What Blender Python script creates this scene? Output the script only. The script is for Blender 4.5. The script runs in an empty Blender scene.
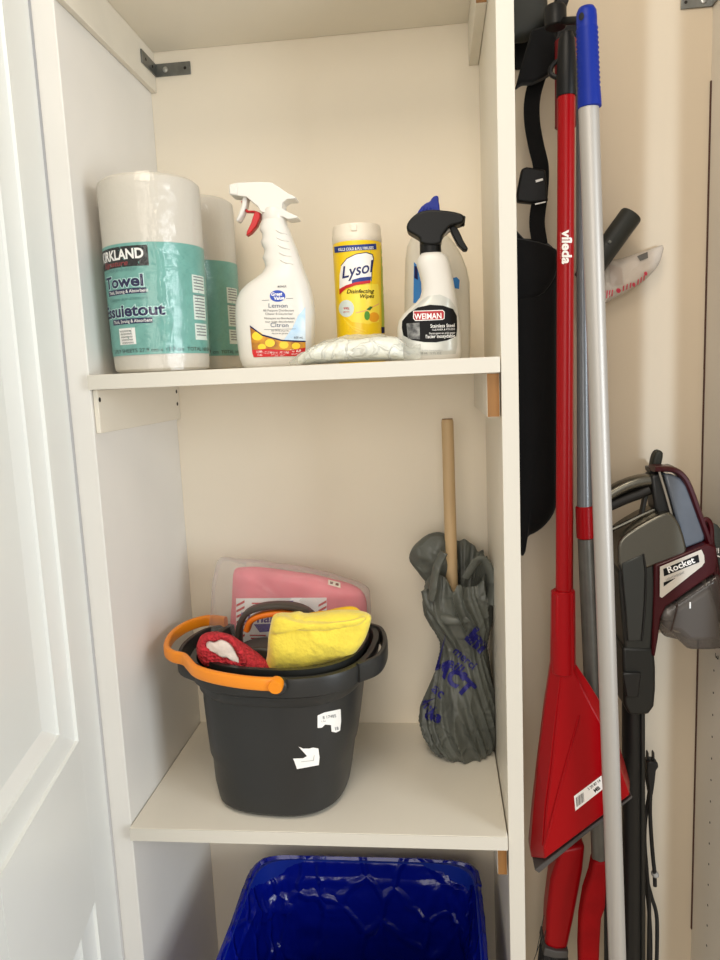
import bpy, bmesh, math, random
from mathutils import Vector, noise
from mathutils.bvhtree import BVHTree
random.seed(7)
SC = bpy.context.scene
COL = SC.collection
PI = math.pi

# ------------------------------------------------------------------ camera
F = 731.65
C0 = Vector((0.40801, -0.83602, 1.36055))
CR = Vector((0.99380718, 0.10243976, -0.04305094))
CU = Vector((0.02790319, 0.14495284, 0.98904504))
CF = Vector((-0.10755789, 0.98412132, -0.14119678))
cd = bpy.data.cameras.new('camera')
cam = bpy.data.objects.new('camera', cd)
COL.objects.link(cam)
from mathutils import Matrix
mw = Matrix(((CR.x, CU.x, -CF.x, C0.x), (CR.y, CU.y, -CF.y, C0.y), (CR.z, CU.z, -CF.z, C0.z), (0, 0, 0, 1)))
cam.matrix_world = mw
cd.sensor_fit = 'HORIZONTAL'
cd.sensor_width = 36
cd.lens = F / 720 * 36
cd.clip_start = 0.01
SC.camera = cam

# ------------------------------------------------------------------ light
w = bpy.data.worlds.new('world')
SC.world = w
w.use_nodes = True
bg = w.node_tree.nodes['Background']
bg.inputs[0].default_value = (1.0, 0.965, 0.92, 1)
bg.inputs[1].default_value = 0.48


def area(name, loc, target, sx, sy, power, color, spread=180):
    l = bpy.data.lights.new(name, 'AREA')
    l.shape = 'RECTANGLE'
    l.size, l.size_y = sx, sy
    l.energy = power
    l.color = color
    l.spread = math.radians(spread)
    o = bpy.data.objects.new(name, l)
    COL.objects.link(o)
    o.location = loc
    o.rotation_euler = (Vector(target) - Vector(loc)).to_track_quat('-Z', 'Y').to_euler()
    return o


area('window_daylight', (1.95, -1.15, 1.3), (0.1, 0.1, 1.1), 0.7, 1.2, 24, (0.88, 0.95, 1.0))
area('ceiling_lamp_light', (0.25, -0.8, 2.40), (0.25, 0.05, 0.9), 0.6, 0.6, 9, (1, 0.88, 0.72))
area('frontal_fill_light', (0.10, -2.7, 1.60), (0.25, 0.2, 1.2), 1.5, 1.5, 22, (1, 0.945, 0.86))  # added frontal fill that lifts the back wall; no source seen there
gl_ = bpy.data.lights.new('door_gap_daylight', 'SPOT')       # thin blade of daylight slipping past the door edge
gl_.energy = 50
gl_.color = (0.72, 0.86, 1.0)
gl_.spot_size = math.radians(120)
gl_.spot_blend = 0.5
gl_.shadow_soft_size = 0.008
go_ = bpy.data.objects.new('door_gap_daylight', gl_)
COL.objects.link(go_)
go_.location = (0.93, -1.4, 1.25)
go_.rotation_euler = (Vector((0.731, 0.283, 1.20)) - Vector((0.93, -1.4, 1.25))).to_track_quat('-Z', 'Y').to_euler()
go_.scale = (0.0105, 1, 1)

SC.view_settings.view_transform = 'Standard'
SC.view_settings.look = 'None'
SC.view_settings.exposure = 0.0
SC.view_settings.gamma = 1
SC.view_settings.use_curve_mapping = False


# ------------------------------------------------------------------ helpers
def ray(px, py):
    return CR * ((px - 360) / F) - CU * ((py - 480) / F) + CF


def at(px, py, y):
    d = ray(px, py)
    return C0 + d * ((y - C0.y) / d.y)


def atz(px, py, z):
    d = ray(px, py)
    return C0 + d * ((z - C0.z) / d.z)


def atx(px, py, x):
    d = ray(px, py)
    return C0 + d * ((x - C0.x) / d.x)


def lin(c):
    c = c / 255.0
    return c / 12.92 if c <= .04045 else ((c + .055) / 1.055) ** 2.4


def rgb(c):
    return (lin(c[0]), lin(c[1]), lin(c[2]), 1)


MATS = {}


def M(name, col, rough=.5, metal=0, var=0.0, vscale=30, bump=0.0, bscale=60, btype='noise', coat=0, film=None, trans=0, clear=False,
      spec=.5, sheen=0, stretch=None, translucent=0, col2=None):
    if name in MATS:
        return MATS[name]
    m = bpy.data.materials.new(name)
    m.use_nodes = True
    nt = m.node_tree
    N, L = nt.nodes, nt.links
    b = N['Principled BSDF']
    out = N['Material Output']
    b.inputs['Base Color'].default_value = rgb(col)
    b.inputs['Roughness'].default_value = rough
    b.inputs['Metallic'].default_value = metal
    b.inputs['Specular IOR Level'].default_value = spec
    b.inputs['Coat Weight'].default_value = coat
    b.inputs['Coat Roughness'].default_value = .12
    b.inputs['Transmission Weight'].default_value = trans
    b.inputs['Sheen Weight'].default_value = sheen
    tc = N.new('ShaderNodeTexCoord')
    mp = N.new('ShaderNodeMapping')
    L.new(tc.outputs['Object'], mp.inputs['Vector'])
    if stretch:
        mp.inputs['Scale'].default_value = stretch
    if var or col2:
        t = N.new('ShaderNodeTexNoise')
        t.inputs['Scale'].default_value = vscale
        t.inputs['Detail'].default_value = 4
        L.new(mp.outputs[0], t.inputs['Vector'])
        mx = N.new('ShaderNodeMix')
        mx.data_type = 'RGBA'
        c = rgb(col)
        d = rgb(col2) if col2 else tuple(x * (1 - var) for x in c[:3]) + (1,)
        mx.inputs[6].default_value = c
        mx.inputs[7].default_value = d
        rp = N.new('ShaderNodeValToRGB')
        rp.color_ramp.elements[0].position = .35
        rp.color_ramp.elements[1].position = .65
        L.new(t.outputs['Fac'], rp.inputs[0])
        L.new(rp.outputs[0], mx.inputs[0])
        L.new(mx.outputs[2], b.inputs['Base Color'])
    nrm = None
    if bump:
        if btype == 'voronoi':
            t = N.new('ShaderNodeTexVoronoi')
            t.inputs['Scale'].default_value = bscale
            o = t.outputs['Distance']
        elif btype == 'crinkle':
            wn = N.new('ShaderNodeTexNoise')
            wn.inputs['Scale'].default_value = bscale * .6
            L.new(mp.outputs[0], wn.inputs['Vector'])
            ad = N.new('ShaderNodeVectorMath')
            ad.operation = 'MULTIPLY_ADD'
            ad.inputs[1].default_value = (.05, .05, .05)
            L.new(wn.outputs['Color'], ad.inputs[0])
            L.new(mp.outputs[0], ad.inputs[2])
            t = N.new('ShaderNodeTexVoronoi')
            t.feature = 'DISTANCE_TO_EDGE'
            t.inputs['Scale'].default_value = bscale
            L.new(ad.outputs[0], t.inputs['Vector'])
            rg = N.new('ShaderNodeMapRange')
            rg.inputs[1].default_value = 0
            rg.inputs[2].default_value = .12
            rg.inputs[3].default_value = 1
            rg.inputs[4].default_value = 0
            rg.interpolation_type = 'SMOOTHSTEP'
            L.new(t.outputs['Distance'], rg.inputs[0])
            n2 = N.new('ShaderNodeTexNoise')
            n2.inputs['Scale'].default_value = bscale * 1.3
            n2.inputs['Detail'].default_value = 3
            L.new(mp.outputs[0], n2.inputs['Vector'])
            mm = N.new('ShaderNodeMath')
            mm.operation = 'MULTIPLY_ADD'
            L.new(n2.outputs['Fac'], mm.inputs[0])
            mm.inputs[1].default_value = 1.6
            L.new(rg.outputs[0], mm.inputs[2])
            o = mm.outputs[0]
        else:
            t = N.new('ShaderNodeTexNoise')
            t.inputs['Scale'].default_value = bscale
            t.inputs['Detail'].default_value = 5
            if btype == 'crumple':
                t.inputs['Distortion'].default_value = 1.5
            o = t.outputs['Fac']
        if btype != 'crinkle':
            L.new(mp.outputs[0], t.inputs['Vector'])
        bp = N.new('ShaderNodeBump')
        bp.inputs['Strength'].default_value = bump
        bp.inputs['Distance'].default_value = .004
        L.new(o, bp.inputs['Height'])
        nrm = bp.outputs[0]
        L.new(nrm, b.inputs['Normal'])
        L.new(nrm, b.inputs['Coat Normal'])
    if translucent:
        tl = N.new('ShaderNodeBsdfTranslucent')
        tl.inputs[0].default_value = rgb(col)
        ms = N.new('ShaderNodeMixShader')
        ms.inputs[0].default_value = translucent
        L.new(b.outputs[0], ms.inputs[1])
        L.new(tl.outputs[0], ms.inputs[2])
        L.new(ms.outputs[0], out.inputs[0])
    if film is not None:
        tr = N.new('ShaderNodeBsdfTransparent')
        tr.inputs[0].default_value = (1, 1, 1, 1)
        ms = N.new('ShaderNodeMixShader')
        lw = N.new('ShaderNodeLayerWeight')
        lw.inputs[0].default_value = .35
        mr = N.new('ShaderNodeMapRange')
        mr.inputs[3].default_value = film
        mr.inputs[4].default_value = min(1, film + (.22 if clear else .45))
        if nrm:
            L.new(nrm, lw.inputs['Normal'])
        L.new(lw.outputs['Fresnel'], mr.inputs[0])
        L.new(mr.outputs[0], ms.inputs[0])
        L.new(tr.outputs[0], ms.inputs[1])
        src = b.outputs[0]
        if clear:
            gb = N.new('ShaderNodeBsdfGlossy')
            gb.inputs['Roughness'].default_value = rough
            gb.inputs['Color'].default_value = (1, 1, 1, 1)
            if nrm:
                L.new(nrm, gb.inputs['Normal'])
            src = gb.outputs[0]
        L.new(src, ms.inputs[2])
        L.new(ms.outputs[0], out.inputs[0])
    MATS[name] = m
    return m


def tag(o, label=None, cat=None, group=None, kind=None):
    if label:
        o['label'] = label
    if cat:
        o['category'] = cat
    if group:
        o['group'] = group
    if kind:
        o['kind'] = kind
    return o


def thing(name, base, label, cat, group=None):
    o = bpy.data.objects.new(name, None)
    o.empty_display_size = .02
    COL.objects.link(o)
    o.location = base
    return tag(o, label, cat, group)


def rootloc(p):
    v = Vector((0, 0, 0))
    while p:
        v = v + p.location
        p = p.parent
    return v


SPLIT = {'lettering', 'rule_line', 'stripe_print', 'panel_print', 'clip_hole', 'neck_rib', 'buckle_glint', 'cap_rib', 'curve_line', 'fine_print'}


def obj(name, geo, m, parent=None, base=None, smooth=40, bevel=0, seg=2, sub=0, label=None):
    """geo: list of (verts, faces) in world space -> ONE mesh object."""
    if isinstance(geo, tuple):
        geo = [geo]
    if name in SPLIT and len(geo) > 1:
        return [obj(name, g, m, parent, base, smooth, bevel, seg, sub, label) for g in geo][0]
    off = rootloc(parent) if parent else (Vector(base) if base is not None else None)
    V, Fc = [], []
    for v, f in geo:
        k = len(V)
        V += [Vector(p) for p in v]
        Fc += [[i + k for i in q] for q in f]
    if off is None:
        xs = [p.x for p in V]; ys = [p.y for p in V]; zs = [p.z for p in V]
        off = Vector(((min(xs) + max(xs)) / 2, (min(ys) + max(ys)) / 2, min(zs)))
    me = bpy.data.meshes.new(name)
    me.from_pydata([p - off for p in V], [], Fc)
    bm = bmesh.new()
    bm.from_mesh(me)
    bmesh.ops.recalc_face_normals(bm, faces=bm.faces)
    bm.to_mesh(me)
    bm.free()
    me.materials.append(m)
    if smooth:
        me.polygons.foreach_set('use_smooth', [True] * len(me.polygons))
        me.set_sharp_from_angle(angle=math.radians(smooth))
    o = bpy.data.objects.new(name, me)
    COL.objects.link(o)
    if parent:
        o.parent = parent
    else:
        o.location = off
    if bevel:
        b = o.modifiers.new('bevel', 'BEVEL')
        b.width = bevel
        b.segments = seg
        b.limit_method = 'ANGLE'
        b.angle_limit = math.radians(35)
    if sub:
        s = o.modifiers.new('sub', 'SUBSURF')
        s.levels = s.render_levels = sub
    if label:
        o['label'] = label
    return o


def struct(name, geo, m, **k):
    o = obj(name, geo, m, **k)
    o['kind'] = 'structure'
    return o


def box(x0, x1, y0, y1, z0, z1):
    v = [(x, y, z) for z in (z0, z1) for y in (y0, y1) for x in (x0, x1)]
    return v, [(0, 2, 3, 1), (4, 5, 7, 6), (0, 1, 5, 4), (2, 6, 7, 3), (0, 4, 6, 2), (1, 3, 7, 5)]


def obox(o, a, b, c):
    """box from corner o with edge vectors a, b, c"""
    o, a, b, c = Vector(o), Vector(a), Vector(b), Vector(c)
    v = [o + a * i + b * j + c * k for k in (0, 1) for j in (0, 1) for i in (0, 1)]
    return v, [(0, 2, 3, 1), (4, 5, 7, 6), (0, 1, 5, 4), (2, 6, 7, 3), (0, 4, 6, 2), (1, 3, 7, 5)]


def loft(rings, cap=True, closed=True, cap0=None, cap1=None):
    n = len(rings[0])
    v = [Vector(p) for r in rings for p in r]
    f = []
    for i in range(len(rings) - 1):
        for j in range(n if closed else n - 1):
            k = (j + 1) % n
            f.append((i * n + j, i * n + k, (i + 1) * n + k, (i + 1) * n + j))
    if cap0 if cap0 is not None else cap:
        f.append(tuple(range(n)))
    if cap1 if cap1 is not None else cap:
        f.append(tuple((len(rings) - 1) * n + j for j in range(n)))
    return v, f


def lathe(cx, cy, prof, n=40, cap=True):
    return loft([[(cx + r * math.cos(2 * PI * j / n), cy + r * math.sin(2 * PI * j / n), z) for j in range(n)] for r, z in prof], cap)


def lathe_ax(o, d, prof, n=24, cap=True):
    """lathe about an arbitrary axis; prof = (radius, distance along d)"""
    o, d = Vector(o), Vector(d).normalized()
    a = d.orthogonal().normalized()
    b = d.cross(a)
    return loft([[o + d * t + a * (r * math.cos(2 * PI * j / n)) + b * (r * math.sin(2 * PI * j / n)) for j in range(n)] for r, t in prof], cap)


def catmull(pts, k=6):
    pts = [Vector(p) for p in pts]
    P = [pts[0] * 2 - pts[1]] + pts + [pts[-1] * 2 - pts[-2]]
    out = []
    for i in range(1, len(P) - 2):
        for s in range(k):
            t = s / k
            a, b, c, d = P[i - 1], P[i], P[i + 1], P[i + 2]
            out.append(.5 * ((2 * b) + (c - a) * t + (2 * a - 5 * b + 4 * c - d) * t * t + (3 * b - a - 3 * c + d) * t ** 3))
    out.append(pts[-1])
    return out


def tube(path, ra, rb=None, n=14, ref=None, k=6, taper=None, cap=True, sq=2.0):
    """swept tube; ra is the half size across 'ref' side, rb along ref"""
    P = catmull(path, k) if k else [Vector(p) for p in path]
    rb = ra if rb is None else rb
    rings = []
    up = Vector(ref) if ref else None
    last = None
    for i, p in enumerate(P):
        t = (P[min(i + 1, len(P) - 1)] - P[max(i - 1, 0)]).normalized()
        if up:
            s = t.cross(up).normalized()
        else:
            s = t.orthogonal().normalized() if last is None else (last - t * last.dot(t)).normalized()
            last = s
        u = s.cross(t).normalized()
        g = taper(i / (len(P) - 1)) if taper else 1
        ring = []
        for j in range(n):
            a = 2 * PI * j / n
            c_, s_ = math.cos(a), math.sin(a)
            c_ = math.copysign(abs(c_) ** (2 / sq), c_)
            s_ = math.copysign(abs(s_) ** (2 / sq), s_)
            ring.append(p + s * (ra * g * c_) + u * (rb * g * s_))
        rings.append(ring)
    return loft(rings, cap)


def sq_ring(cx, cy, z, hx, hy, e=2.5, n=40, rot=0):
    r = []
    for j in range(n):
        a = 2 * PI * j / n
        c_, s_ = math.cos(a), math.sin(a)
        x = hx * math.copysign(abs(c_) ** (2 / e), c_)
        y = hy * math.copysign(abs(s_) ** (2 / e), s_)
        r.append(Vector((cx + x * math.cos(rot) - y * math.sin(rot), cy + x * math.sin(rot) + y * math.cos(rot), z)))
    return r


def rows_loft(rows, Y, dep, e=2.6, n=36, zmin=None):
    """rows: (pyrow, left x, right x) of an upright body standing at depth Y; dep: half depth per row"""
    rings = []
    for i, (py, xl, xr) in enumerate(rows):
        a, b = at(xl, py, Y), at(xr, py, Y)
        z = (a.z + b.z) / 2
        if zmin is not None and i == 0:
            z = zmin
        d = dep[i] if isinstance(dep, (list, tuple)) else dep
        rings.append(sq_ring((a.x + b.x) / 2, Y, z, (b.x - a.x) / 2, d, e, n))
    return loft(rings)


def prism(poly, y0, y1, Y=None):
    """upright plate: outline (in the plane y = Y) extruded from y0 to y1"""
    Y = (y0 + y1) / 2 if Y is None else Y
    P = [at(px, py, Y) for px, py in poly]
    n = len(P)
    v = [Vector((p.x, y0, p.z)) for p in P] + [Vector((p.x, y1, p.z)) for p in P]
    f = [tuple(range(n)), tuple(range(2 * n - 1, n - 1, -1))]
    for i in range(n):
        k = (i + 1) % n
        f.append((i, i + n, k + n, k))
    return v, f


def spl2(poly, k=4):
    """closed smooth outline through 2D points"""
    n = len(poly)
    out = []
    for i in range(n):
        a, b, c, d = [Vector(poly[(i + q) % n]) for q in (-1, 0, 1, 2)]
        for s in range(k):
            t = s / k
            p = .5 * ((2 * b) + (c - a) * t + (2 * a - 5 * b + 4 * c - d) * t * t + (3 * b - a - 3 * c + d) * t ** 3)
            out.append((p.x, p.y))
    return out


def pillow(poly, Y, th, rings=8, amp=0, sc=40, seed=0, k=4, p=2.0, back=1.0, tilt=0):
    """soft cushion-like solid with the given outline standing at depth Y"""
    pts = [at(x, y, Y) for x, y in (spl2(poly, k) if k else poly)]
    c = sum(pts, Vector()) / len(pts)
    n = len(pts)
    sd = Vector((seed * 3.1, seed * 1.7, seed * 2.3))
    z0 = min(q.z for q in pts)

    def pt(q, t, s):
        b = c.lerp(q, t)
        h = th * (max(0, 1 - t ** p)) ** .5
        nz = noise.fractal((b + Vector((0, s * .05, 0))) * sc + sd, 1.0, 2.0, 3) * amp
        y = Y + s * (h + nz * min(1, (1 - t) * 4 + .15)) * (back if s > 0 else 1)
        o = Vector((b.x, y + tilt * (b.z - z0), b.z))
        if t > .9:
            o += Vector((noise.noise(b * sc + sd) * amp * .5, 0, noise.noise(b * sc - sd) * amp * .5))
        return o
    R = []
    for i in range(1, rings + 1):
        R.append([pt(q, math.sin(PI / 2 * i / rings), -1) for q in pts])
    for i in range(rings - 1, 0, -1):
        R.append([pt(q, math.sin(PI / 2 * i / rings), 1) for q in pts])
    v, f = loft(R, cap=False)
    a = len(v)
    v += [pt(c, 0, -1), pt(c, 0, 1)]
    for j in range(n):
        f.append((a, j, (j + 1) % n))
        f.append((a + 1, (len(R) - 1) * n + (j + 1) % n, (len(R) - 1) * n + j))
    return v, f


def bvh(*geos):
    V, Fc = [], []
    for v, f in geos:
        k = len(V)
        V += [Vector(p) for p in v]
        Fc += [[i + k for i in q] for q in f]
    return BVHTree.FromPolygons(V, Fc)


def onto(tree, px, py, off, Y=None):
    d = ray(px, py).normalized()
    h = tree.ray_cast(C0, d)
    if h[0] is None:
        q = at(px, py, Y if Y is not None else .1)
        nn = tree.find_nearest(q)
        return nn[0] - d * off
    nrm = h[1]
    if nrm.dot(d) > 0:
        nrm = -nrm
    return h[0] + (nrm * .5 - d * .5).normalized() * off


def fine(v2, f, mx):
    """subdivide a flat 2D mesh until edges are short"""
    bm = bmesh.new()
    vs = [bm.verts.new((p[0], p[1], 0)) for p in v2]
    for q in f:
        try:
            bm.faces.new([vs[i] for i in q])
        except ValueError:
            pass
    bmesh.ops.triangulate(bm, faces=bm.faces)
    for _ in range(5):
        es = [e for e in bm.edges if e.calc_length() > mx]
        if not es:
            break
        bmesh.ops.subdivide_edges(bm, edges=es, cuts=1)
        bmesh.ops.triangulate(bm, faces=[q for q in bm.faces if len(q.verts) > 3])
    bm.verts.index_update()
    v = [(x.co.x, x.co.y) for x in bm.verts]
    fc = [[y.index for y in q.verts] for q in bm.faces]
    bm.free()
    return v, fc


def decal(poly, tree, off=.0004, mx=3, Y=None):
    """thin printed patch lying on a surface"""
    from mathutils.geometry import tessellate_polygon
    v, f = fine(poly, [list(q) for q in tessellate_polygon([[Vector((p[0], p[1], 0)) for p in poly]])], mx)
    return [onto(tree, x, y, off, Y) for x, y in v], f


def ell(cx, cy, rx, ry, n=20, rot=0):
    return [(cx + rx * math.cos(2 * PI * i / n) * math.cos(rot) - ry * math.sin(2 * PI * i / n) * math.sin(rot),
             cy + rx * math.cos(2 * PI * i / n) * math.sin(rot) + ry * math.sin(2 * PI * i / n) * math.cos(rot)) for i in range(n)]


def glyphs(s, size, bold=0, shear=0, align='LEFT', sx=1):
    cu = bpy.data.curves.new('t', 'FONT')
    cu.body = s
    cu.size = 1
    cu.offset = bold
    cu.shear = shear
    cu.align_x = align
    cu.resolution_u = 3
    cu.fill_mode = 'FRONT'
    o = bpy.data.objects.new('t', cu)
    me = bpy.data.meshes.new_from_object(o)
    v = [(p.co.x * size * sx, p.co.y * size) for p in me.vertices]
    f = [list(q.vertices) for q in me.polygons]
    bpy.data.objects.remove(o)
    bpy.data.curves.remove(cu)
    bpy.data.meshes.remove(me)
    return v, f


def text(s, x, y, size, tree, rot=0, off=.0007, bold=0, shear=0, align='CENTER', sx=1, mx=4, Y=None):
    """lettering lying on a surface; size in picture pixels at the surface"""
    v, f = glyphs(s, size, bold, shear, align, sx)
    v, f = fine(v, f, mx)
    c_, s_ = math.cos(rot), math.sin(rot)
    return [onto(tree, x + u * c_ - q * s_, y - u * s_ - q * c_, off, Y) for u, q in v], f


def textmap(s, size, fn, bold=0, shear=0, align='LEFT', sx=1, mx=.004):
    v, f = glyphs(s, size, bold, shear, align, sx)
    v, f = fine(v, f, mx)
    return [fn(u, q) for u, q in v], f


# ------------------------------------------------------------------ materials
white_panel = M('white_melamine', (231, 228, 222), .42, var=.03, vscale=8, bump=.02, bscale=400)
back_paint = M('back_panel_paint', (243, 232, 212), .55, var=.03, vscale=5, bump=.03, bscale=300)
shelf_white = M('shelf_white', (230, 223, 208), .4, var=.02, vscale=10)
door_paint = M('door_gloss_paint', (238, 240, 236), .32, var=.015, vscale=6)
cleat_paint = M('cleat_paint', (226, 219, 204), .5, var=.04, vscale=20, bump=.05, bscale=80)
raw_wood = M('raw_wood', (156, 108, 54), .6, var=.3, vscale=40, stretch=(1, 1, .15))
dowel_wood = M('dowel_wood', (205, 174, 130), .55, var=.18, vscale=60, stretch=(1, 1, .08))
steel = M('zinc_steel', (132, 134, 132), .38, metal=.9, var=.2, vscale=80)
wall_paint = M('wall_paint', (222, 213, 198), .6, var=.02, vscale=4, bump=.03, bscale=250)
rwall = M('side_panel_grey', (226, 220, 208), .5, var=.04, vscale=6)
floor_m = M('floor_laminate', (206, 188, 164), .5, var=.3, vscale=12, stretch=(1, 8, 1))
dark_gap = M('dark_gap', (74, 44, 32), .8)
hole_m = M('hole_dark', (40, 36, 32), .9)
black_pl = M('black_plastic', (9, 9, 9), .45, spec=.28, bump=.02, bscale=300)
black_fab = M('black_nylon', (7, 7, 8), .8, spec=.2, bump=.12, bscale=500, sheen=.1)
paper = M('tissue_paper', (207, 201, 189), .85, bump=.12, bscale=180)
film = M('clear_film', (255, 255, 255), .14, clear=True, film=.035, bump=.5, bscale=38, btype='crumple', spec=.7)
film2 = M('clear_bag_film', (245, 243, 238), .15, film=.13, bump=.9, bscale=22, btype='crumple', spec=.7)
teal = M('teal_print', (112, 174, 164), .45, var=.10, vscale=90, stretch=(1, 1, 1.0))
ink_black = M('ink_black', (12, 11, 12), .5, spec=.2)
ink_navy = M('ink_navy', (18, 20, 74), .5, spec=.2)
ink_white = M('ink_white', (244, 242, 238), .5)
ink_red = M('ink_red', (200, 26, 30), .5)
ink_dred = M('ink_dark_red', (150, 26, 32), .5)
ink_grey = M('ink_grey', (120, 122, 124), .5)
ink_pale = M('ink_pale_teal', (196, 232, 226), .5)
ink_blue = M('ink_blue', (28, 68, 168), .4)
bottle_white = M('bottle_white', (220, 216, 208), .32, spec=.5)
trigger_red = M('trigger_red', (190, 22, 26), .35)


# ================================================================== SETTING
W, D, XR = .48, .283, .795
Z2, Z1, ZC = .80, 1.3748, 1.843
PT = .019
T = .0175
struct('floor', box(-1.6, 2.4, -2.6, D + .02, -.02, 0), floor_m)
struct('wall_back', box(-.03, W + PT / 2, D, D + .02, 0, 2.45), back_paint)
struct('wall_back_right', box(W + PT / 2, XR + .03, D, D + .02, 0, 2.45), M('back_wall_shaded', (207, 192, 169), .6, var=.03, vscale=5, bump=.03, bscale=300))  # shade of the right bay is mixed into this darker wall colour
struct('wall_left', box(-.027, 0, 0, D, 0, 2.45), white_panel, bevel=.001)
wd = struct('wall_divider', box(W, W + PT, 0, D, 0, 2.3), shelf_white, bevel=.0012)
obj('dimmed_edge', box(W + .0003, W + PT - .0003, -.0006, .0006, .001, 2.299), M('shelf_white_dimmed', (211, 206, 194), .4), wd)  # front edge toned darker to offset the strong frontal light
wr = struct('wall_right', box(XR, XR + .02, -.03, D, 0, 2.45), rwall)
struct('wall_front_left', box(-1.6, -.075, .0, .02, 0, 2.45), wall_paint)
struct('wall_front_right', box(XR + .02, 2.4, -.03, 0, 0, 2.45), wall_paint)
struct('ceiling', box(-.03, XR + .03, -.03, D + .02, 2.45, 2.47), wall_paint)
# shelf-pin holes of the right side panel
hm = None
for i in range(16):
    z = .985 - i * .034
    q = atx(713.5, 690, XR)
    g = lathe_ax((XR - .0004, q.y, z), (1, 0, 0), [(.0016, 0), (.0016, .002)], 10)
    if hm is None:
        o = obj('shelf_pin_hole', g, hole_m, wr)
        hm = o
    else:
        o = hm.copy()
        COL.objects.link(o)
        o.parent = wr
        o.location = (0, 0, -i * .034)
q = atx(714, 653, XR)
v, f = glyphs('3', .018, .01)
obj('pencil_mark', ([(XR - .0005, q.y - .006 - b, q.z + .004 - a) for a, b in v], f), ink_black, wr, smooth=0)
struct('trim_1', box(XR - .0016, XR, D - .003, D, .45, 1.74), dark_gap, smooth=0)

# ---- door, open towards the room
hx, hy = -.0280, -.0025
dv = Vector((0.19653, -0.98050, 0))
dn = Vector((-dv.y, dv.x, 0))          # pointing to the opening (right)
if dn.x < 0:
    dn = -dn
DH = Vector((hx, hy, 0))
door = bpy.data.objects.new('door_1', None)
COL.objects.link(door)
door.location = DH
door['kind'] = 'structure'


def dbox(s0, s1, z0, z1, t0, t1):
    return obox(DH + dv * s0 + dn * t0 + Vector((0, 0, z0)), dv * (s1 - s0), dn * (t1 - t0), Vector((0, 0, z1 - z0)))


DW, DT = .40, -.035
PA = (.0815, DW - .0815)
panels = [(.22, .7595), (.9565, 1.98)]
obj('hinge_stile', dbox(0, PA[0], .02, 2.06, DT, 0), door_paint, door, bevel=.001)
obj('latch_stile', dbox(PA[1], DW, .02, 2.06, DT, 0), door_paint, door, bevel=.001)
for z0, z1 in ((.02, .22), (.7595, .9565), (1.98, 2.06)):
    obj('rail', dbox(PA[0], PA[1], z0, z1, DT, 0), door_paint, door)
for z0, z1 in panels:
    # sticking moulding: stepped profile running round the opening
    prof = [(0, 0), (.0035, -.0005), (.0045, -.004), (.026, -.012), (.029, -.012), (.030, -.015), (.046, -.0235), (.049, -.0238)]
    rings = []
    for ins, dep in prof:
        a, b, c, d = PA[0] + ins, PA[1] - ins, z0 + ins * .85, z1 - ins * .85
        rings.append([DH + dv * s + dn * dep + Vector((0, 0, z)) for s, z in ((a, c), (b, c), (b, d), (a, d))])
    obj('moulding', loft(rings, cap=False), door_paint, door, smooth=25)
    obj('panel', dbox(PA[0] + .03, PA[1] - .03, z0 + .03, z1 - .03, -.030, -.0237), door_paint, door)

# ---- shelves
edge_m = M('shelf_white_dimmed', (211, 206, 194), .4)


def shelf(z, y0, label, x1=W - .0015):
    o = obj('shelf_board', box(.001, x1, y0, D - .0005, z - T, z), shelf_white, base=(W / 2, D / 2, z - T), bevel=.0012)
    tag(o, label, 'shelf', 'white shelf boards')
    obj('dimmed_edge', box(.0015, x1 - .0005, y0 - .0006, y0 + .0006, z - T + .0004, z - .0004), edge_m, o)  # strip added in the dimmed tone so the lit edge stays softer
    return o


shelf(ZC + T, .0, 'white top board overhead, its underside seen above the upper shelf')
shelf(Z1, -.007, 'white upper shelf board holding the spray bottles and paper towels')
shelf(Z2, -.009, 'white lower shelf board holding the grey bucket')


def cleat(x0, x1, y0, z0, z1, label, m=cleat_paint, raw=False):
    t = thing('shelf_cleat', ((x0 + x1) / 2, (y0 + D) / 2, z0), label, 'cleat', 'shelf support cleats')
    obj('batten', box(x0, x1, y0 + (.0006 if raw else 0), D - .0005, z0, z1), m, t, bevel=.0008)
    if raw:
        obj('end_grain', box(x0 + .0006, x1 - .0006, y0, y0 + .0012, z0 + .0006, z1 - .0006), raw_wood, t, label='bare brown wood end')
    return t


CW = .016
# overhead left cleat with rounded end
cleat(.0005, .0085, .0, ZC - .056, ZC - .0003, 'cream painted batten under the overhead board on the left wall')
cleat(W - CW + .002, W - .0005, .105, ZC - .056, ZC - .0003, 'batten with bare wood end beneath the overhead board, on the divider', raw=True)
lc = cleat(.0005, .0065, .004, Z1 - T - .052, Z1 - T - .0003, 'thin white batten with screw holes under the upper shelf, left wall', shelf_white)
for yy, zz in ((.0085, Z1 - T - .012), (.272, Z1 - T - .009), (.272, Z1 - T - .028)):
    obj('screw_hole', lathe_ax((.0063, yy, zz), (1, 0, 0), [(.0030, 0), (.0030, .0005)], 10), hole_m, lc)
cleat(W - CW, W - .0015, .004, Z1 - T - .050, Z1 - T - .0003, 'batten with bare brown end beneath the upper shelf, on the divider', raw=True)
cleat(W - .0135, W - .0015, .004, Z2 - T - .042, Z2 - T - .0003, 'batten with bare brown end beneath the lower shelf, on the divider', raw=True)

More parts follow.
